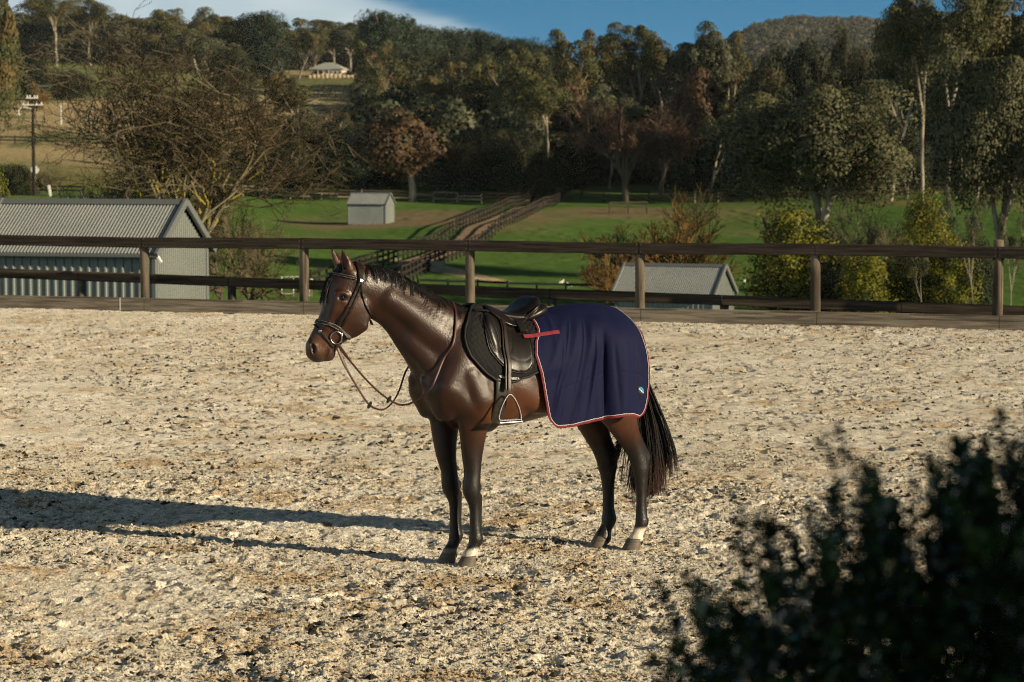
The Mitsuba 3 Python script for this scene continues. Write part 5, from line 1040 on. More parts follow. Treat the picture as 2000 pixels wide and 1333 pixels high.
def sculpt():
    S = Field((-1.02, -0.42, -0.02), (1.72, 0.42, 2.02), 0.008)
    # trunk
    S.loft([(0.78, 0, 1.12, .17, .12, .1), (0.69, 0, 1.14, .26, .20, .1), (0.55, 0, 1.20, .362, .235, .30), (0.30, 0, 1.163, .320, .275, .12), (0.05, 0, 1.20, .318, .295, .05),
            (-0.20, 0, 1.265, .305, .285, -.02), (-0.40, 0, 1.295, .275, .27, -.05), (-0.54, 0, 1.275, .235, .235, -.05), (-0.62, 0, 1.25, .19, .18, 0)], k=.03, cap=.55)
    # withers
    S.loft([(0.62, 0, 1.50, .07, .05), (0.52, 0, 1.51, .05, .045), (0.36, 0, 1.455, .04, .05)], k=.07)
    # neck
    S.loft([(0.60, 0, 1.25, .27, .17, .2), (0.73, 0, 1.375, .252, .15, .3), (0.845, 0, 1.472, .217, .125, .35), (0.942, -.02, 1.567, .183, .105, .3), (1.035, -.035, 1.637, .162, .095, .2),
            (1.16, -.05, 1.705, .152, .09, .1), (1.24, -.052, 1.74, .13, .085, 0)], k=.075)
    # jugular edge, shoulder blade, breast
    for s in (1, -1):
        S.loft([(0.95, s * .06 - .015, 1.40, .05, .035), (0.84, s * .09, 1.26, .06, .04), (0.76, s * .11, 1.14, .06, .05)], k=.06)
        S.loft([(0.50, s * .11, 1.46, .07, .05), (0.61, s * .165, 1.32, .11, .06), (0.75, s * .17, 1.11, .10, .07)], k=.07)      # blade
        S.loft([(0.78, s * .15, 1.09, .09, .07), (0.60, s * .185, 1.00, .09, .065), (0.50, s * .185, .94, .08, .055)], k=.04)       # upper arm
        S.loft([(0.79, s * .085, 1.10, .10, .075), (0.735, s * .10, .975, .09, .065)], k=.05)                                       # pectorals
        S.loft([(0.48, s * .17, 1.22, .13, .07), (0.50, s * .20, 1.04, .13, .06)], k=.05)                                        # triceps
        S.loft([(-0.27, s * .20, 1.42, .06, .06), (-0.36, s * .22, 1.36, .08, .07)], k=.07)                                      # point of hip
        S.loft([(-0.42, s * .13, 1.33, .22, .15), (-0.44, s * .15, 1.16, .25, .13), (-0.37, s * .165, 1.02, .19, .095)], k=.05)   # haunch
        S.loft([(-0.55, s * .10, 1.33, .10, .09), (-0.59, s * .11, 1.18, .09, .09), (-0.55, s * .13, 1.00, .10, .075)], k=.06)     # buttock
        S.loft([(1.10, s * .070 - .04, 1.66, .05, .035), (0.98, s * .085 - .02, 1.58, .06, .04), (0.84, s * .10, 1.46, .07, .045), (.70, s * .13, 1.36, .07, .05)], k=.045)   # neck muscle band
        S.loft([(.86, s * .075, 1.16, .05, .04), (.80, s * .12, 1.05, .05, .045), (.74, s * .14, .97, .045, .04)], k=.022)      # breast
        S.loft([(.64, s * .21, 1.20, .06, .045), (.58, s * .215, 1.06, .065, .05), (.53, s * .20, .96, .05, .045)], k=.022)     # shoulder edge
        S.loft([(.30, s * .22, 1.10, .05, .04), (.16, s * .235, 1.00, .06, .04), (-.02, s * .23, .98, .05, .04)], k=.05)
    # hind legs
    def hind(y, dx, fat=1.0):
        n = [(-.39, y * 1.45, 1.02, .16, .085), (-.465, y * 1.3, .90, .13, .075), (-.535, y * 1.05, .76, .088, .060), (-.595, y, .645, .064, .046), (-.632, y, .560, .064, .043), (-.640, y, .515, .061, .043),
             (-.642, y, .46, .047, .037), (-.645, y, .36, .035, .029), (-.645, y, .27, .033, .028), (-.648, y, .215, .038, .032), (-.652, y, .170, .046, .037), (-.640, y, .135, .038, .033), (-.622, y, .100, .037, .034), (-.610, y, .07, .045, .042), (-.605, y, .055, .05, .047)]
        S.loft([(p[0] + dx * min(1, max(0, (1.05 - p[2]) / .35)), p[1], p[2], p[3] * fat, p[4] * fat) for p in n], k=.035, sub=3)
        S.loft([(-.61 + dx, y, .72, .022, .018), (-.690 + dx, y, .605, .020, .017), (-.695 + dx, y, .585, .02, .018)], k=.035)   # hock tendon and point
        S.loft([(-.675 + dx, y, .58, .022, .02), (-.672 + dx, y, .40, .014, .014), (-.672 + dx, y, .22, .015, .016)], k=.012)     # flexor tendon
    hind(.115, -.036)
    hind(-.095, .078, 1.12)
    # fore legs
    def fore(y, dx, tilt=0.0):
        n = [(.60, y * 1.6, 1.02, .13, .07), (.575, y * 1.4, .92, .112, .065), (.567, y * 1.2, .82, .09, .058), (.562, y, .69, .068, .052), (.560, y, .58, .054, .045), (.566, y, .515, .056, .047), (.566, y, .465, .057, .047), (.556, y, .42, .046, .038),
             (.546, y, .37, .036, .030), (.543, y, .28, .034, .028), (.540, y, .21, .038, .032), (.535, y, .165, .046, .037), (.547, y, .13, .038, .033), (.562, y, .10, .037, .034), (.575, y, .07, .045, .042), (.58, y, .055, .05, .047)]
        S.loft([(p[0] + dx * min(1, max(0, (1.0 - p[2]) / .3)) + tilt * min(1, max(0, (p[2] - .45) / .3)) * min(1, max(0, (1.1 - p[2]) / .2)), *p[1:]) for p in n], k=.03, sub=3)
        S.loft([(.512 + dx, y, .43, .018, .018), (.512 + dx, y, .22, .014, .016)], k=.012)
        S.loft([(.598 + dx, y, .505, .020, .034), (.600 + dx, y, .465, .020, .034)], k=.012); S.loft([(.516 + dx, y, .495, .018, .016), (.514 + dx, y, .475, .018, .016)], k=.012)
        S.loft([(.60 + dx * .6, y * 1.25, .86, .05, .03), (.592 + dx, y * 1.15, .74, .04, .03), (.585 + dx, y, .62, .02, .025)], k=.018)
    fore(.10, 0.0)
    fore(-.075, .043, .055)
    # head
    S.loft([hn(.03, 1.80, .085, .072), hn(.085, 1.745, .115, .088, .05), hn(.108, 1.66, .125, .094, .12), hn(.108, 1.592, .138, .088, .1), hn(.155, 1.515, .118, .068, .05), hn(.207, 1.445, .098, .054, 0),
            hn(.243, 1.392, .088, .052, 0), hn(.262, 1.352, .074, .055, 0), hn(.272, 1.33, .062, .052, 0)], lat=HEADL, k=.035, cap=.7)
    S.loft([hn(.292, 1.385, .048, .05), hn(.288, 1.345, .053, .05), hn(.272, 1.325, .042, .045)], lat=HEADL, k=.02, cap=.9)       # upper lip
    S.loft([hn(.222, 1.36, .035, .036), hn(.208, 1.332, .042, .038), hn(.205, 1.32, .036, .034)], lat=HEADL, k=.02, cap=.9)       # lower lip
    for s in (1, -1):
        S.loft([hn(.060, 1.60, .092, .030, 0, s * .060), hn(.050, 1.545, .088, .028, 0, s * .056)], lat=HEADL, k=.035, cap=2.6)              # jaw disc
        S.loft([hn(.165, 1.66, .018, .018, 0, s * .080), hn(.19, 1.585, .014, .014, 0, s * .066), hn(.225, 1.50, .010, .012, 0, s * .05)], lat=HEADL, k=.03)   # cheek crest
        S.loft([hn(.160, 1.698, .018, .014, 0, s * .087), hn(.135, 1.702, .016, .016, 0, s * .093), hn(.105, 1.692, .014, .013, 0, s * .092)], lat=HEADL, k=.018)           # brow
        S.loft([hn(.134, 1.672, .022, .022, 0, s * .108), hn(.134, 1.674, .022, .022, 0, s * .112)], lat=HEADL, k=.012, op="cut", sub=1)   # eye socket
        S.loft([hn(.122, 1.650, .010, .010, 0, s * .094), hn(.150, 1.653, .009, .010, 0, s * .092)], lat=HEADL, k=.012, sub=1)   # lower lid
        S.loft([hn(.308, 1.392, .018, .014, 0, s * .046), hn(.298, 1.352, .016, .014, 0, s * .048)], lat=HEADL, k=.015)           # nostril rim
        S.loft([hn(.310, 1.392, .010, .020, 0, s * .060), hn(.304, 1.370, .014, .022, 0, s * .058), hn(.300, 1.348, .010, .020, 0, s * .058)], lat=HEADL, k=.006, op="cut")
        S.loft([hn(.200, 1.395, .008, .012, 0, s * .056), hn(.222, 1.345, .009, .016, 0, s * .052), hn(.243, 1.288, .010, .018, 0, s * .045)], lat=HEADL, k=.006, op="cut")   # mouth
        S.loft([hn(.130, 1.435, .018, .02, 0, s * .03), hn(.06, 1.455, .025, .02, 0, s * .045), hn(.0, 1.495, .026, .022, 0, s * .045)], lat=HEADL, k=.03)                 # jaw bone
    # ears: cupped cones, the openings turned outward and forward
    for s, side in ((1, HEADX * .8 + HEADL * .6), (-1, HEADL * .85 - HEADX * .35)):
        base, tip = (hp(.080, 1.82, .052), hp(.132, 1.964, .072)) if s > 0 else (hp(.10, 1.82, -.052), hp(.172, 1.962, -.095))
        side = side / np.linalg.norm(side); ax = tip - base; across = np.cross(ax, side)
        S.loft([(*base, .034, .032), (*(base + .22 * ax), .036, .034), (*(base + .45 * ax), .033, .028), (*(base + .72 * ax), .022, .018), (*(base + .96 * ax), .006, .006)], lat=side, k=.018, sub=3)
        o = side * .020
        S.loft([(*(base + .24 * ax + o), .014, .014), (*(base + .44 * ax + o), .022, .019), (*(base + .66 * ax + o * .8), .015, .013), (*(base + .85 * ax + o * .6), .007, .008)], lat=side, k=.008, sub=3, op="cut")
    return S

# ---------------------------------------------------------------- the horse and what it wears
SK = sculpt()
skin = relax(SK.mesh(), 3)
SH = Shell(SK, -.80, .98)
rng = np.random.default_rng(5)


def march(o, d, reach=.3, level=0.0):
    """from outside at o along d to the skin"""
    t = np.arange(0, reach, .003); p = np.asarray(o) + t[:, None] * np.asarray(d); f = SK.at(p); k = np.where(f < level)[0]
    return p[k[0]] if len(k) else np.asarray(o) + np.asarray(d) * reach * .6


def face(a, z, off=.004, side=1):
    """(point, normal) on the side of the head"""
    p = march(hp(a, z, .17 * side), -HEADL * side); e = .006
    g = np.array([SK.at(p + e * np.eye(3)[i]) - SK.at(p - e * np.eye(3)[i]) for i in range(3)]).ravel(); n = g / np.linalg.norm(g)
    return p + n * off, n


def face_strap(az, w, t, off=.004, side=1, n=7):
    q = [face(a, z, off + t / 2, side) for a, z in catmull(np.array(az), n)]
    return sweep([x[0] for x in q], [x[1] for x in q], w, t)


def ring_strap(c, e, w, t, shift, t0, t1, off=.004, n=40):
    """round the head: c = (a, z) its middle, e = in-plane direction, shift(theta) moves it along the face"""
    e = np.array(e) / np.hypot(*e); ax = np.array([-e[1], e[0]]); P, N = [], []
    for th in np.linspace(t0, t1, n):
        s = shift(th); d = math.cos(th) * (e[0] * HEADX + np.array([0, 0, e[1]])) + math.sin(th) * HEADL
        o = hp(c[0] + s * ax[0], c[1] + s * ax[1]); p = march(o + d * .24, -d, .24); P.append(p + d * (off + t / 2)); N.append(d)
    from scipy.ndimage import gaussian_filter1d
    return sweep(gaussian_filter1d(np.array(P), 1.0, axis=0, mode="nearest"), N, w, t)


# -- coat colours by region of the body (markings of the animal itself)
def coat(v):
    x, y, z = v.T; sm = lambda a, b, t: np.clip((t - a) / (b - a), 0, 1) ** 2 * (3 - 2 * np.clip((t - a) / (b - a), 0, 1))
    h = v - HEAD0; a, l = h @ HEADX, h @ HEADL
    n = meshkit.fbm(v * 9, 4, 3)[:, None]; n2 = meshkit.fbm(v * np.array([40, 40, 14]), 3, 8)[:, None]
    c = np.tile(np.array([.026, .0088, .0048]), (len(v), 1)) * (.7 + .6 * n)
    def blend(col, m): nonlocal c; c = c * (1 - m[:, None]) + np.array(col) * m[:, None]
    head = sm(1.08, 1.20, x)
    blend((.12, .042, .016), .75 * sm(.45, .30, x) * sm(1.22, .98, z) * sm(-.5, -.2, x) * (1 - head))       # flank
    blend((.13, .045, .016), .7 * np.exp(-((x - .47) / .10) ** 2 - ((z - .93) / .13) ** 2))                  # behind the elbow
    blend((.10, .035, .015), .6 * np.exp(-((x + .55) / .18) ** 2 - ((z - .88) / .15) ** 2))                    # buttock
    blend((.07, .026, .012), .7 * head * np.exp(-((a - .11) / .10) ** 2 - ((z - 1.63) / .08) ** 2))            # round the eye
    blend((.11, .045, .020), .85 * head * np.exp(-((a - .27) / .085) ** 2 - ((z - 1.41) / .085) ** 2))         # tan muzzle
    blend((.09, .036, .018), .6 * head * np.exp(-((a - .135) / .05) ** 2 - ((z - 1.47) / .05) ** 2))
    blend((.028, .014, .01), .8 * head * sm(.05, .015, np.abs(l)) * sm(1.80, 1.70, z) * sm(1.3, 1.42, z) * sm(.13, .2, a + (z - 1.5) * .47 + .03))  # dark face
    blend((.045, .03, .024), .8 * head * sm(1.335, 1.31, z))                                                     # grey lips
    blend((.006, .005, .0045), head * np.exp(-(((a - .306 + .3 * (z - 1.37)) / .019) ** 2 + ((z - 1.370) / .030) ** 2) ** 2))
    blend((.020, .011, .008), head * np.exp(-(((a - .137) / .034) ** 2 + ((z - 1.670) / .022) ** 2) ** 2))              # nostril
    blend((.11, .04, .018), .5 * head * sm(1.80, 1.86, z) * sm(1.5, 1.3, x))
    fore = (x > .2); k = np.where(fore, sm(.84, .56, z), sm(.76, .60, z)) * (1 - head)
    blend((.0085, .0065, .006), k)
    near = y > 0
    blend((.62, .52, .42), (sm(.052, .060, z) * sm(.118, .092, z + .02 * (n[:, 0] - .5)) * fore * near))
    blend((.62, .52, .42), (sm(.052, .060, z) * sm(.150, .125, z + .03 * (n[:, 0] - .5)) * ~fore * near))
    blend((.30, .25, .21), .6 * (sm(.06, .07, z) * sm(.10, .085, z) * fore * ~near))
    blend((.5, .42, .36), head * sm(.0105, .007, np.abs(l - .006) + .25 * np.abs(a + .47 * (z - 1.75) - .178) * 0) * np.exp(-((z - 1.765) / .022) ** 4) * (a > .14))
    return c * (.75 + .5 * n2)


horse = thing("horse", "dark bay horse standing saddled and bridled on the sand, head to the side", "horse")
put(horse + "__body", skin, "coat", True, HORSE_T, color=coat(np.array(skin.vertices)))
for s in (1, -1):
    e = trimesh.creation.icosphere(3, .0245); e.apply_transform(trimesh.transformations.scale_matrix(1)); e.apply_translation(hp(.136, 1.671, s * .0765)); put(horse + "__eye", e, "eye", True, HORSE_T)


def hoof(x, y, tilt):
    a = np.arange(36) / 36 * 2 * np.pi; rows = []
    for z, rx, ry, dx in ((.072, .044, .042, -.022), (.066, .050, .047, -.02), (.058, .051, .048, -.016), (.035, .057, .053, -.006), (.010, .063, .058, .004), (-.006, .064, .059, .006)):
        c, s = np.cos(a), np.sin(a); rear = np.where(c < -.3, .86, 1.0)
        rows.append(np.stack([x + dx + rx * c * rear, y + ry * s, z + 0 * a], -1))
    V = np.array(rows); m = gridmesh(np.concatenate([V, V[:, :1]], 1)); m.fix_normals()
    return m


for x, y in ((.598, .10), (.64, -.075), (-.615, .115), (-.50, -.095)):
    put(horse + "__hoof", hoof(x, y, 0), "hoof", True, HORSE_T)

# -- mane, forelock, tail: locks of hair
cx = np.linspace(.63, 1.235, 60); zz = SK.lo[2] + SK.h * np.arange(SK.n[2])
crest = []
for x in cx:
    i = int((x - SK.lo[0]) / SK.h); m = (SK.f[i] < 0) & (zz > 1.3); k = np.where(m.any(0))[0][-1]; crest.append((x, SK.lo[1] + SK.h * np.where(m[:, k])[0].mean(), zz[k]))
crest = np.array(crest); crest = np.stack([np.interp(cx, cx, np.convolve(np.pad(c, 4, mode="edge"), np.ones(9) / 9, "valid")) for c in crest.T], 1)


def hug(P, lo, hi):
    """lays hair on the skin: no nearer than lo, no farther than hi"""
    for _ in range(3):
        f = SK.at(P); e = .006; gr = np.stack([SK.at(P + e * v) - SK.at(P - e * v) for v in np.eye(3)], -1); gr /= np.linalg.norm(gr, axis=-1, keepdims=True) + 1e-9
        P = P + gr * (np.maximum(lo - f, 0) - np.maximum(f - hi, 0))[..., None]
    return P


def hair(n, k, root, shape, r, seed, grp=7, lay=None):
    g = np.random.default_rng(seed); P = np.zeros((n, k, 3)); R = np.zeros((n, k)); t = np.linspace(0, 1, k)
    for i in range(n):
        lock = i // grp; gl = np.random.default_rng(seed * 1000 + lock)
        P[i] = shape(root(gl, g), t, gl, g); R[i] = r * (1 - .8 * t ** 1.5) * g.uniform(.7, 1.2)
    if lay is not None:
        L = hug(P, *lay); w = np.clip((t - .12) / .2, 0, 1)[None, :, None]; P = P * (1 - w) + L * w
    return strands(P, R)


def mane_root(gl, g):
    u = np.clip(gl.uniform(0, 1) + g.normal(0, .008), 0, 1); return u, np.array([np.interp(u, np.linspace(0, 1, 60), crest[:, i]) for i in range(3)]) + [0, g.normal(.004, .010), -.004]


def mane_shape(q, t, gl, g):
    u, o = q; left = gl.uniform() < .50; L = (.145 - .03 * u) * gl.uniform(.7, 1.25); side = .055 if left else -.075; fw = gl.normal(-.035, .03)
    if left: L *= .70
    s = side * gl.uniform(.5, 1.2)
    return o + np.stack([fw * t + .007 * np.sin(9 * t + gl.uniform(0, 6)) * t, s * np.sin(t * 1.9) / .95, .011 * gl.uniform(.4, 1.3) * np.sin(np.minimum(t * 4, np.pi)) * (t < .8) - L * t ** 1.7], -1) + np.cumsum(g.normal(0, .0009, (len(t), 3)), 0)


put(horse + "__mane", hair(2600, 8, mane_root, mane_shape, .0032, 3, 7, (.003, .016)), "hair", True, HORSE_T)


def fore_root(gl, g): return hp(.105 + gl.uniform(-.02, .03), 1.868, gl.uniform(-.025, .035)) + g.normal(0, .004, 3)


def fore_shape(q, t, gl, g):
    side = gl.uniform(-.05, .055); L = gl.uniform(.11, .24); d = q - HEAD0
    out = []
    for tt in t:
        z = q[2] + .012 * math.sin(min(tt * 5, math.pi)) - L * tt; l = (d @ HEADL) * (1 - tt) + side * min(1, tt * 1.6) + .006 * math.sin(7 * tt + gl.uniform(0, .5))
        p = march(hp(.34, z, l), -HEADX, .34) if tt > .12 else q; out.append(p + HEADX * (.006 + .010 * tt) + np.array([0, 0, 0 if tt > .12 else z - q[2]]))
    out = np.array(out); out[1:-1] = (out[:-2] + out[1:-1] + out[2:]) / 3
    return out + np.cumsum(g.normal(0, .001, (len(t), 3)), 0)


put(horse + "__forelock", hair(420, 9, fore_root, fore_shape, .0026, 9, 6), "hair", True, HORSE_T)


def tail_root(gl, g): return np.array([-.655 + g.normal(0, .01), g.normal(0, .016), 1.40 + g.normal(0, .012)])


def tail_shape(q, t, gl, g):
    wild = gl.uniform() ; z1 = gl.uniform(.31, .42) if wild < .8 else gl.uniform(.36, .75)
    x1 = gl.normal(-.82, .046) if wild < .84 else (gl.uniform(-1.02, -.90) if wild < .91 else gl.uniform(-.72, -.545)); y1 = gl.normal(-.02, .05)
    if x1 < -.93: z1 = .44 + (x1 + .93) * -.45 + gl.uniform(-.03, .05)
    e = np.array([x1 + g.normal(0, .012), y1 + g.normal(0, .012), z1 + g.normal(0, .012)])
    mid = np.array([-.70 + .15 * (x1 + .82), y1 * .5, 1.10]); t = t[:, None]; lo = np.array([-.875 + .75 * (x1 + .835), y1 * .85, .70])
    p = q * (1 - t) ** 3 + 3 * mid * t * (1 - t) ** 2 + 3 * lo * t * t * (1 - t) + e * t ** 3
    p[:, 0] += .012 * np.sin(6 * t[:, 0] + gl.uniform(0, 6)) * t[:, 0] + gl.normal(0, .01) * t[:, 0] ** 4
    return p + np.cumsum(g.normal(0, .0016, p.shape), 0) * t


tl = hair(3200, 13, tail_root, tail_shape, .0047, 21, 8); tz = np.array(tl.vertices)[:, 2]
tc = np.where((tz < .62)[:, None], 1, 0) * np.clip((.62 - tz) / .25, 0, 1)[:, None]
tcol = np.array([.0075, .0065, .006]) * (1 - tc) + np.array([.040, .014, .009]) * tc
put(horse + "__tail", tl, "hair_tinted", True, HORSE_T, color=tcol * (.6 + .8 * meshkit.noise(np.array(tl.vertices) * 60)[:, None]))

# -- saddle pad: quilted, bound edge, across the back
def spine_lift(s): return .020 * np.exp(-(s / .05) ** 2)


half = [(.495, 0), (.545, .05), (.600, .135), (.650, .237), (.672, .31), (.672, .36), (.653, .418), (.600, .468), (.545, .510), (.495, .538), (.46, .536), (.425, .523), (.361, .504), (.309, .470), (.255, .455), (.201, .448), (.14, .442), (.115, .38), (.10, .25), (.095, .1), (.095, 0)]
outline = half + [(x, -s) for x, s in half[-2:0:-1]]
pts, tri, dist, nr = poly_points(outline, .0085)
lozenge = np.abs(np.sin(np.pi * (pts[:, 0] * .8 + pts[:, 1] * .6) / .030)) * np.abs(np.sin(np.pi * (pts[:, 0] * .6 - pts[:, 1] * .8) / .030))
rim = np.clip(dist / .012, 0, 1)
off = .007 + (.011 + .007 * np.minimum(lozenge * 2.2, 1) * (dist > .028)) * np.sqrt(rim) + spine_lift(pts[:, 1])
pad = thing("saddle_pad", "black quilted saddle pad showing round the saddle flap on the bay horse", "saddle pad")
put(pad + "__quilt", slab(pts, tri, nr, SH.P(pts[:, 0], pts[:, 1], off), SH.P(pts[:, 0], pts[:, 1], .003 + spine_lift(pts[:, 1]))), "black_cloth", 50, HORSE_T)
ring = pts[:nr]; rp = SH.P(ring[:, 0], ring[:, 1], .012 + spine_lift(ring[:, 1])); put(pad + "__binding", sweep(rp, SH.n, .016, .015, 8, 2.4, True), "black_binding", True, HORSE_T)


def on_shell(m, x0, s0, ang, off, mir=1):
    """flat lettering or a badge (xy plane, z out) laid on the flank: it reads from the left side"""
    v = np.array(m.vertices); c, s = math.cos(ang), math.sin(ang); u, w = v[:, 0] * c - v[:, 1] * s, v[:, 0] * s + v[:, 1] * c
    m.vertices = SH.P(x0 - u, s0 - w, off + v[:, 2]); m.fix_normals() if m.is_watertight else None
    return m


put(pad + "__lettering", on_shell(meshkit.text_mesh("WEATHERBEETA", .0125, .0015, True), .475, .5175, .22, .0215), "white_thread", False, HORSE_T)

# -- rug over the quarters
fx = lambda z: np.interp(z, [.80, .846, .87, .929, 1.057, 1.203, 1.316, 1.386, 1.454, 1.476, 1.50, 1.54, 1.60], [.125, .115, .122, .135, .156, .180, .206, .218, .196, .17, .15, .14, .14])
rx = lambda z: np.interp(z, [.80, .90, 1.03, 1.15, 1.25, 1.36, 1.44, 1.50, 1.56, 1.60], [-.505, -.52, -.562, -.585, -.595, -.59, -.57, -.545, -.515, -.505])
hem = lambda x: np.interp(x, [-.57, -.51, -.45, -.372, -.239, -.12, -.039, .03, .08, .12], [.872, .868, .888, .896, .879, .862, .851, .846, .848, .86])
nq, npp = 150, 170
qq, pp = np.meshgrid(np.linspace(0, 1, nq), np.linspace(0, 1, npp), indexing="ij")


def rug_xs(q, p):
    """q down, p from the tail to the saddle"""
    s = q * .84
    for _ in range(3):
        z = SH.P(0 * s - .2, s)[..., 2]; z = 1.57 - (1.57 - z)
        f, r = fx(z), rx(z)
        k = np.clip((q - .915) / .085, 0, 1); round_ = 1 - np.sqrt(np.maximum(1 - k ** 2, 0))
        x = (r + .05 * round_) * (1 - p) + (f - .075 * round_) * p
        s = q * SH.s_at_z(x.ravel(), hem(x).ravel()).reshape(x.shape)
    return x, s


def fold(x, s):
    z = 1.50 - s; sg = lambda t: 1 / (1 + np.exp(-np.clip(t, -30, 30)))
    ridge = lambda x0, s0, x1, s1, w, a: a * np.exp(-(((x - x0) * (s1 - s0) - (s - s0) * (x1 - x0)) / math.hypot(x1 - x0, s1 - s0) / w) ** 2) * sg((s - min(s0, s1)) / .03) * sg((max(s0, s1) - s) / .05)
    d = .040 * sg((-.272 - .035 * (s - .3) - x) / .013) * sg((s - .36) / .06)                          # the step where the thigh lets the cloth fall
    d += .012 * np.exp(-((x + .21 + .05 * (s - .5)) / .035) ** 2) * sg((s - .30) / .06)
    d += ridge(-.13, .22, .10, .72, .028, .011) + ridge(-.20, .30, -.02, .86, .026, .013) + ridge(-.24, .34, -.13, .88, .020, .010) + ridge(-.05, .18, .13, .45, .022, .007)
    d += ridge(-.40, .45, -.37, .86, .035, .012) + ridge(-.50, .40, -.53, .86, .03, .008) + ridge(.06, .60, .11, .84, .02, .008)
    d += ridge(-.16, .26, -.06, .60, .007, .006) + ridge(-.22, .36, -.16, .70, .008, .007) - ridge(-.27, .40, -.262, .84, .010, .010) + ridge(-.08, .20, .06, .52, .007, .005) + ridge(.0, .30, .09, .62, .008, .005) - ridge(-.33, .42, -.35, .80, .012, .006) + ridge(-.46, .30, -.44, .66, .010, .005) + ridge(.02, .66, .07, .83, .007, .005) + ridge(-.10, .62, -.04, .85, .008, .006)
    d += ridge(.02, .05, .045, .20, .012, .012) - ridge(.055, .05, .075, .19, .010, .006)
    d += .006 * (meshkit.fbm(np.stack([x * 7, s * 3.2, 0 * x], -1), 3, 4) - .5) + .0012 * (meshkit.noise(np.stack([x * 40, s * 26, 0 * x], -1), 9) - .5)
    return d - .0022 * np.exp(-((s - .60 - .05 * x) / .005) ** 2)


def rug_P(x, s, extra=0.0):
    a = np.abs(s)
    o = .014 + .012 * np.clip((x + .02) / .08, 0, 1) * np.clip((.52 - a) / .06, 0, 1) + fold(x, a) * np.clip((a - .06) / .2, 0, 1) + .012 * np.clip((a - .5) / .3, 0, 1)
    return SH.P(x, s, o + extra)


xs_, ss_ = rug_xs(qq, pp)
XL, SL = np.concatenate([xs_[::-1], xs_[1:]]), np.concatenate([-ss_[::-1], ss_[1:]])
outer = gridmesh(rug_P(XL, SL)); inner = gridmesh(rug_P(XL, SL, -.003), True)
rug = thing("exercise_rug", "navy blue exercise rug with red edging draped over the hindquarters of the horse", "horse rug")
put(rug + "__cloth", cat_mesh([outer, inner]), "navy_cloth", True, HORSE_T)
edge = lambda inset: (lambda q, p: rug_xs(q, p))(np.concatenate([np.linspace(.015, 1 - inset * 1.2, 90), np.full(120, 1 - inset * 1.2), np.linspace(1 - inset * 1.2, .015, 90)]), np.concatenate([np.full(90, 1 - inset), np.linspace(1 - inset, inset, 120), np.full(90, inset)]))
for sg, nm in ((1, ""), (-1, "")):
    ex, es = edge(.006); q = rug_P(ex, sg * es, .0015); put(rug + "__edging", sweep(q, SH.n, .0155, .005, 8, 3, False), "red_tape", True, HORSE_T)
    ex, es = edge(.0165); q = rug_P(ex, sg * es, .0035); put(rug + "__piping", sweep(q, SH.n, .0045, .0045, 6, 2, False), "white_tape", True, HORSE_T)
sx = np.linspace(.262, .02, 24); sp = rug_P(sx, np.linspace(.222, .262, 24), .006 + .010 * np.clip((sx - .2) / .05, 0, 1)); put(rug + "__loop_strap", sweep(sp, SH.n, .027, .004, 8, 5), "red_web", True, HORSE_T)
# woven badge
def disc(r, clip, dz, n=40):
    from shapely.geometry import Point, box as sbox
    return trimesh.creation.extrude_polygon(Point(0, 0).buffer(r, 12).intersection(sbox(*clip)), dz, engine="earcut")


def rug_badge(m, off):
    v = np.array(m.vertices); c, s = math.cos(-.42), math.sin(-.42); u, w = v[:, 0] * c - v[:, 1] * s, v[:, 0] * s + v[:, 1] * c
    m.vertices = rug_P(-.507 - u, .665 - w, off + v[:, 2]); return m


put(rug + "__badge", rug_badge(disc(.024, (-1, -1, 1, 1), .0015), .0015), "badge_black", False, HORSE_T)
b = tag(rug + "__badge"); put(b + "__emblem", rug_badge(disc(.0185, (-1, .003, 1, 1), .001), .0034), "badge_blue", False, HORSE_T); put(b + "__emblem", rug_badge(disc(.0185, (-1, -.008, 1, -.001), .001), .0034), "white_thread", False, HORSE_T)

# -- saddle
saddle = thing("saddle", "black leather riding saddle with a hanging stirrup on the horse's back", "saddle")
SM = lambda key, m, b, sm=True: put(saddle + "__" + key, m, b, sm, HORSE_T)
flap = [(.47, .075), (.506, .146), (.530, .20), (.541, .255), (.543, .31), (.534, .355), (.508, .395), (.478, .425), (.449, .441), (.398, .451), (.355, .450), (.327, .447), (.292, .436), (.262, .415), (.242, .385), (.232, .35), (.226, .30), (.222, .254), (.235, .17), (.26, .09), (.36, .06)]
rnd = lambda pl: [tuple(p) for p in catmull(np.array(pl + pl[:1]), 4)[:-1]]
fp, ft, fd, fn = poly_points(rnd(flap), .008)
kb = lambda x, s: np.exp(-(((x - .497 + .12 * (s - .27)) / .034) ** 2 + ((s - .262) / .108) ** 2) ** 2)
panelg = lambda x, s: np.exp(-((np.hypot((x - .33) / 1.1, s - .25) - .128) / .004) ** 2) * (s > .28) + np.exp(-((x - .335 - .25 * (s - .2)) / .0035) ** 2) * (s > .13) * (s < .33)
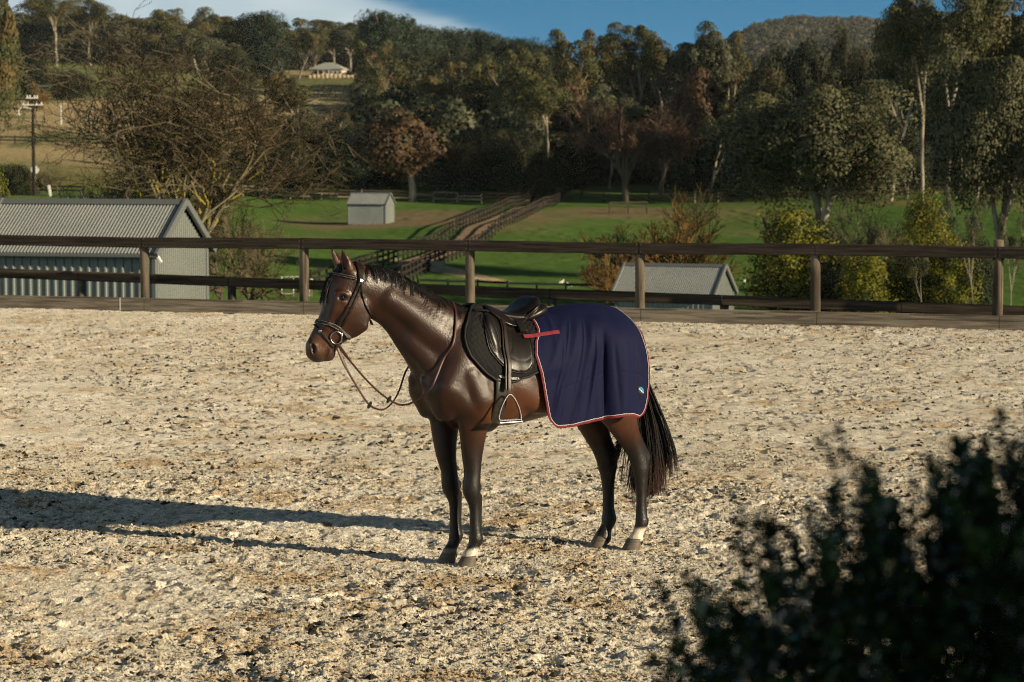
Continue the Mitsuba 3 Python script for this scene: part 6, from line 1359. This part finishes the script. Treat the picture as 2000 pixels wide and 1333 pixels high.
for sg in (1, -1):
    o = .034 + .020 * kb(fp[:, 0], fp[:, 1]) + .004 * np.exp(-((fp[:, 1] - .40) / .06) ** 2) - .0018 * panelg(fp[:, 0], fp[:, 1]) - .006 * (1 - np.clip(fd / .006, 0, 1)) ** 2
    SM("flap", slab(fp, ft, fn, SH.P(fp[:, 0], sg * fp[:, 1], o), SH.P(fp[:, 0], sg * fp[:, 1], .022)), "saddle_leather")
    fr = fp[:fn]; q = SH.P(fr[:, 0], sg * fr[:, 1], .0305); SM("flap_piping", sweep(q, SH.n, .006, .006, 6, 2, True), "saddle_leather")
    th = np.linspace(0, 2 * np.pi, 60)[:-1]; kx, ks = .499 - .12 * (.112 * np.sin(th)) + .034 * np.cos(th), .262 + .112 * np.sin(th); q = SH.P(kx, sg * ks, .0405 + .002)
    SM("knee_roll_seam", sweep(q, SH.n, .005, .005, 6, 2, True), "saddle_leather")
    sk, st, sd, sn = poly_points(rnd([(.455, .03), (.462, .085), (.435, .118), (.385, .140), (.33, .150), (.27, .150), (.215, .135), (.175, .115), (.155, .085), (.16, .03)]), .008)
    SM("skirt", slab(sk, st, sn, SH.P(sk[:, 0], sg * sk[:, 1], .050 + .004 * np.clip(sd / .02, 0, 1)), SH.P(sk[:, 0], sg * sk[:, 1], .040)), "saddle_leather")
    # panel cushion under the seat
    path = np.array([(.44, .040, 1.590), (.36, .055, 1.545), (.24, .075, 1.520), (.15, .080, 1.525), (.09, .075, 1.550), (.045, .052, 1.572)]); path[:, 1] *= sg
    SM("panel", sweep(catmull(path, 6), (0, 0, 1.0), np.interp(np.linspace(0, 1, 31), [0, .2, .7, .93, 1], [.05, .08, .12, .13, .07]), np.interp(np.linspace(0, 1, 31), [0, .2, .7, .93, 1], [.03, .05, .065, .075, .04]), 14, 2.3), "saddle_leather")
# seat
ux, uu = np.meshgrid(np.linspace(0, 1, 70), np.linspace(-1, 1, 41), indexing="ij")
X = .462 - .412 * ux
zm = np.interp(X, [.05, .07, .09, .12, .155, .205, .26, .31, .37, .41, .44, .462], [1.630, 1.646, 1.648, 1.630, 1.598, 1.572, 1.556, 1.556, 1.570, 1.590, 1.603, 1.592]); wd = np.interp(X, [.05, .055, .068, .09, .12, .16, .205, .26, .33, .40, .45, .462], [.012, .050, .090, .125, .140, .136, .120, .100, .082, .072, .050, .02])
from scipy.ndimage import gaussian_filter1d
zm, wd = gaussian_filter1d(zm, 2.2, axis=0), gaussian_filter1d(wd, 1.2, axis=0)
up = np.interp(X, [.05, .11, .17, .23, .30, .46], [-.002, -.004, .004, -.012, -.020, -.018]); Zs = zm + up * np.abs(uu) ** 2 - .030 * np.abs(uu) ** 7
top = np.stack([X, wd * uu, Zs], -1); low = np.stack([X * .985 + .006, wd * .93 * uu, np.minimum(Zs - .012, zm - .035 - .004 * np.abs(uu))], -1)
SM("seat", cat_mesh([gridmesh(top), gridmesh(low, True), gridmesh(np.stack([top[:, 0], low[:, 0]], 1)), gridmesh(np.stack([top[:, -1], low[:, -1]], 1), True), gridmesh(np.stack([top[-1], low[-1]], 1)), gridmesh(np.stack([top[0], low[0]], 1), True)]), "saddle_leather", 45)
# cantle binding and piping rolls round the back of the seat
for dz, rr, k in ((-.036, .009, .985), (-.052, .008, .97)):
    th = np.linspace(-1, 1, 50); xx = np.interp(np.abs(th), [0, .35, .6, .8, 1], [.05, .068, .11, .17, .26]); ww = np.sign(th) * np.interp(xx, [.05, .068, .09, .12, .16, .205, .26], [.0, .090, .125, .140, .136, .120, .100]) * k
    zz_ = np.interp(xx, [.05, .09, .12, .155, .205, .26], [1.630, 1.632, 1.614, 1.585, 1.550, 1.532]) + dz
    SM("cantle_roll", tube(gaussian_filter1d(np.stack([xx + .004, ww, zz_], 1), 1.5, axis=0, mode="nearest"), rr, 8), "saddle_leather")
# stirrups: leather, iron with tread
for sg in (1, -1):
    ls = np.linspace(.125, .575, 30); q = SH.P(np.linspace(.388, .432, 30), sg * ls, np.interp(ls, [.12, .2, .42, .5, .58], [.052, .050, .052, .05, .058])); SM("stirrup_leather", sweep(q, SH.n, .027, .007, 8, 4), "strap_leather")
    q2 = SH.P(np.linspace(.400, .446, 30), sg * (ls + .004), np.interp(ls, [.12, .2, .42, .5, .58], [.046, .044, .044, .042, .05])); SM("stirrup_leather", sweep(q2, SH.n, .027, .006, 8, 4), "strap_leather")
    o = q[-1]; yy = o[1] + .002 * sg; iron = [(.452, .918), (.455, .945), (.440, .995), (.412, 1.045), (.392, 1.068), (.378, 1.073), (.364, 1.068), (.344, 1.045), (.317, .995), (.303, .945), (.306, .918)]
    ir = catmull(np.array([(x + .055, yy, z) for x, z in iron]), 4); k = saddle + "__stirrup_iron"
    k = put(k, sweep(ir, (0, 1, 0), .010, np.interp(np.linspace(0, 1, len(ir)), [0, .1, .5, .9, 1], [.030, .022, .014, .022, .030]), 10, 2.6), "dark_steel", True, HORSE_T)
    put(k + "__tread", beam((.513, yy, .908), (.354, yy, .908), .046, .016, .005), "steel", 30, HORSE_T)
    tt = np.linspace(.361, .506, 14); put(k + "__tread_grip", cat_mesh([beam((x - .003, yy, .918), (x + .003, yy, .918), .036, .006, .002) for x in tt]), "white_tape", False, HORSE_T)
    bx_ = SH.P(np.linspace(.245, .252, 8), sg * np.linspace(.12, .20, 8), .056); SM("billet_guard", sweep(bx_, SH.n, .048, .006, 8, 4), "black_binding")
    dr_ = SH.P(np.linspace(.475, .555, 6), sg * np.linspace(.115, .10, 6), np.linspace(.05, .03, 6)); SM("front_strap", sweep(dr_, SH.n, .022, .005, 8, 4), "black_binding")

# -- girth: round the chest just behind the elbow
gp, gn = [], []
for ph in np.linspace(-.35, math.pi + .35, 60):
    d = np.array([0, math.cos(ph), -math.sin(ph)]); x = .452 + .030 * max(0, math.sin(ph)) ** 2; o = np.array([x, 0, 1.22]); t = np.arange(.10, .45, .003); f = SK.at(o + t[:, None] * d); k = np.where(f > 0)[0]; gp.append(o + d * (t[k[0]] + .012)); gn.append(d)
gp = gaussian_filter1d(np.array(gp), 2, axis=0, mode="nearest")
gi = thing("girth", "dark padded girth strap round the chest of the horse, below the saddle flap", "girth")
put(gi, sweep(gp, gn, .086, .016, 12, 3), "girth_leather", True, HORSE_T)

# -- bridle
bridle = thing("bridle", "dark brown leather bridle with plaited reins and a metal bit on the horse's head", "bridle")
BR = lambda key, m, b="strap_leather", sm=True: put(bridle + "__" + key, m, b, sm, HORSE_T)
for sd in (1, -1):
    BR("cheekpiece", face_strap([(.024, 1.775), (.038, 1.74), (.069, 1.678), (.117, 1.586), (.155, 1.515), (.166, 1.468)], .016, .006, .006, sd))
    BR("cheekpiece", face_strap([(.016, 1.76), (.030, 1.71), (.057, 1.653), (.094, 1.577), (.130, 1.505)], .015, .005, .003, sd))
    BR("throat_latch", face_strap([(.018, 1.765), (.011, 1.70), (-.002, 1.645), (-.026, 1.594), (-.050, 1.535), (-.060, 1.512)], .015, .006, .006, sd))
    BR("headpiece", face_strap([(.038, 1.888), (.022, 1.850), (.016, 1.815), (.018, 1.765)], [.045] * 10 + [.042] * 6 + [.034] * 6, .008, .006, sd))
    for a, z in ((.069, 1.678), (.100, 1.62), (.075, 1.615)): p, n = face(a, z, .010, sd); BR("keeper", sweep([p - .011 * HEADX, p + .011 * HEADX], [n, n], .010, .006), "strap_leather")
    p, n = face(.018, 1.772, .014, sd); BR("browband_stud", sweep([p - np.array([.009, 0, .004]), p + np.array([.009, 0, .004])], [n, n], .024, .008), "steel")
    c, n = face(.165, 1.436, .012, sd); th = np.linspace(0, 2 * np.pi, 40)[:-1]; ez, ex = np.array([0, 0, 1.0]) - n[2] * n, None; ez /= np.linalg.norm(ez); ex = np.cross(n, ez)
    BR("bit_ring", tube(c + .034 * np.cos(th)[:, None] * ex + .038 * np.sin(th)[:, None] * ez, .0038, 8, True), "steel")
    BR("bit_bar", tube([c - ex * .030 - ez * .03, c - ex * .034 + ez * .0, c - ex * .03 + ez * .03], .0055, 8), "steel")
    p, n = face(.258, 1.472, .012, sd); BR("flash_buckle", sweep([p - .010 * HEADX, p + .010 * HEADX], [n, n], .016, .005), "steel")
    p, n = face(.105, 1.445, .014, sd); BR("noseband_buckle", sweep([p - np.array([.006, 0, .010]), p + np.array([.006, 0, .010])], [n, n], .004, .005), "steel")
BR("browband", ring_strap((.05, 1.79), (1, .23), .020, .007, lambda t: .0, -1.62, 1.62, .006))
BR("noseband", ring_strap((.185, 1.475), (.87, .49), .026, .010, lambda t: .030 * abs(math.sin(t)) ** 1.5, -2.7, 2.7, .005, 60))
BR("flash_strap", ring_strap((.235, 1.445), (.62, .78), .014, .006, lambda t: -.004 * abs(math.sin(t)), -2.75, 2.75, .005, 60))


def stitches(c, e, shift, dz, t0, t1, off, n):
    e = np.array(e) / np.hypot(*e); ax = np.array([-e[1], e[0]]); ms = []
    for th in np.linspace(t0, t1, n):
        s = shift(th) + dz; d = math.cos(th) * (e[0] * HEADX + np.array([0, 0, e[1]])) + math.sin(th) * HEADL; t = -math.sin(th) * (e[0] * HEADX + np.array([0, 0, e[1]])) + math.cos(th) * HEADL
        p = march(hp(c[0] + s * ax[0], c[1] + s * ax[1]) + d * .24, -d, .24) + d * off; ms.append(sweep([p - t * .0022, p + t * .0022], [d, d], .0016, .0012, 4, 2))
    return cat_mesh(ms)


tag(BR("stitching", cat_mesh([stitches((.185, 1.475), (.87, .49), lambda t: .030 * abs(math.sin(t)) ** 1.5, q, .35, 1.9, .0165, 26) for q in (-.0085, .0085)] + [stitches((.05, 1.79), (1, .23), lambda t: 0, q, .25, 1.6, .0145, 20) for q in (-.0065, .0065)]), "white_thread", False), kind="stuff")
# reins: from the bit rings down in a loop and up over the neck in front of the withers
neck = lambda pts, off=.008: [tuple(SH.P(x, s, off)) for x, s in pts]
left = [tuple(face(.160, 1.40, .014, 1)[0]), (1.348, -.02, 1.31), (1.256, 0, 1.196), (1.168, .03, 1.102), (1.08, .06, 1.035), (1.028, .085, 1.021), (.976, .125, 1.044), (.905, .20, 1.128)] + neck([(.800, .470), (.748, .37), (.715, .26), (.692, .15), (.672, .05), (.668, 0.0)])
right = [tuple(face(.160, 1.40, .014, -1)[0]), (1.313, -.13, 1.254), (1.246, -.125, 1.139), (1.174, -.12, 1.029), (1.122, -.12, .989), (1.059, -.12, .976), (.99, -.135, 1.012), (.925, -.165, 1.082), (.861, -.20, 1.191)] + neck([(.790, -.46), (.735, -.34), (.705, -.22), (.685, -.11), (.668, 0.0)])
for pth, sd in ((left, 1), (right, -1)):
    c = catmull(np.array(pth), 8); nrm = np.tile(HEADL * sd * .7 + np.array([.35, 0, .3]), (len(c), 1)); k = np.linspace(0, 1, len(c)) > .55; nrm[k] = np.array([.15, sd * 1.0, .25])
    w = np.interp(np.linspace(0, 1, len(c)), [0, .07, .09, 1], [.020, .020, .013, .014]); BR("rein", sweep(c, nrm, w, .0055, 8, 3), "rein_leather")
    p = c[int(len(c) * (.285 if sd > 0 else .265))]; t_ = c[int(len(c) * .32)] - c[int(len(c) * .27)]; t_ /= np.linalg.norm(t_)
    side = np.cross(t_, HEADL); BR("rein_stop", sweep([p - side * .024, p - side * .012, p + side * .012, p + side * .024], np.tile(t_, (4, 1)), .016, [.012, .02, .02, .012], 10, 2.2), "black_binding")

# ---------------------------------------------------------------- the dark leafy bush close to the view
g = np.random.default_rng(31); bush = thing("leafy_bush", "dark glossy small-leaved bush out of focus in the bottom right corner", "bush")
BC = np.array([.985, 2.72, .95]); stemP, stemR, LP, LD, LS = [], [], [], [], []
for i in range(7000):
    a = g.uniform(0, 6.283); e = math.asin(g.uniform(-.1, 1)); d = np.array([math.cos(a) * math.cos(e), math.sin(a) * math.cos(e), math.sin(e)])
    k = (abs(d[0] / 1.02) ** 2.4 + abs(d[1] / .60) ** 2.4 + abs(d[2] / 1.385) ** 2.4) ** (-1 / 2.4) * (.90 + .20 * meshkit.noise(np.array([d * 4.2 + 5]))[0])
    tip = BC + d * k * (1 - .30 * g.uniform(0, 1) ** 1.6); L = g.uniform(.10, .22); up = d * .55 + np.array([g.normal(0, .18), g.normal(0, .18), .8]); up /= np.linalg.norm(up)
    if g.uniform() < .05: L *= 1.5; tip = tip + up * .07
    root = tip - up * L; t = np.linspace(0, 1, 5)[:, None]; P = root + (tip - root) * t + np.array([[0, 0, 0]]) + .012 * np.sin(t * 3) * g.normal(0, 1, 3); stemP.append(P); stemR.append(np.linspace(.0028, .001, 5))
    m = 34; tt = np.linspace(.08, 1, m); base = root + (tip - root) * tt[:, None]; az = np.arange(m) * 2.4 + g.uniform(0, 6)
    q = np.cross(up, [0.3, .8, .2]); q /= np.linalg.norm(q); q2 = np.cross(up, q); out = np.cos(az)[:, None] * q + np.sin(az)[:, None] * q2; ld = out * .85 + up * (.35 + .5 * tt[:, None]) + g.normal(0, .16, (m, 3)); ld /= np.linalg.norm(ld, axis=1, keepdims=True)
    LP.append(base); LD.append(ld); LS.append(g.uniform(.019, .034, m) * (1.1 - .35 * tt))
LP, LD, LS = np.vstack(LP), np.vstack(LD), np.concatenate(LS)[:, None]; side = np.cross(LD, g.normal(0, .4, LD.shape) + [0, 0, 1.0]); side /= np.linalg.norm(side, axis=1, keepdims=True); nm = np.cross(side, LD)
rows = [LP, LP + LD * LS * .5 + side * LS * .36 + nm * LS * .05, LP + LD * LS - nm * LS * .06, LP + LD * LS * .5 - side * LS * .36 + nm * LS * .05]
V_ = np.stack(rows, 1); k_ = 4 * np.arange(len(LP))[:, None]
put(bush + "__leaves", trimesh.Trimesh(V_.reshape(-1, 3), np.concatenate([k_ + q for q in ([0, 1, 2], [0, 2, 3])]), process=False), "bush_leaf", False)
put(bush + "__stems", strands(np.array(stemP), np.array(stemR)), "bush_stem")
for q in range(9):
    a = q * .7; put(bush + "__branch", tube(catmull(np.array([BC + [.10 * math.cos(a), .10 * math.sin(a), -.1], BC + [.24 * math.cos(a), .2 * math.sin(a), .35], BC + [.34 * math.cos(a + .3), .28 * math.sin(a + .3), .72]]), 5), .011, 6), "bush_stem", True)
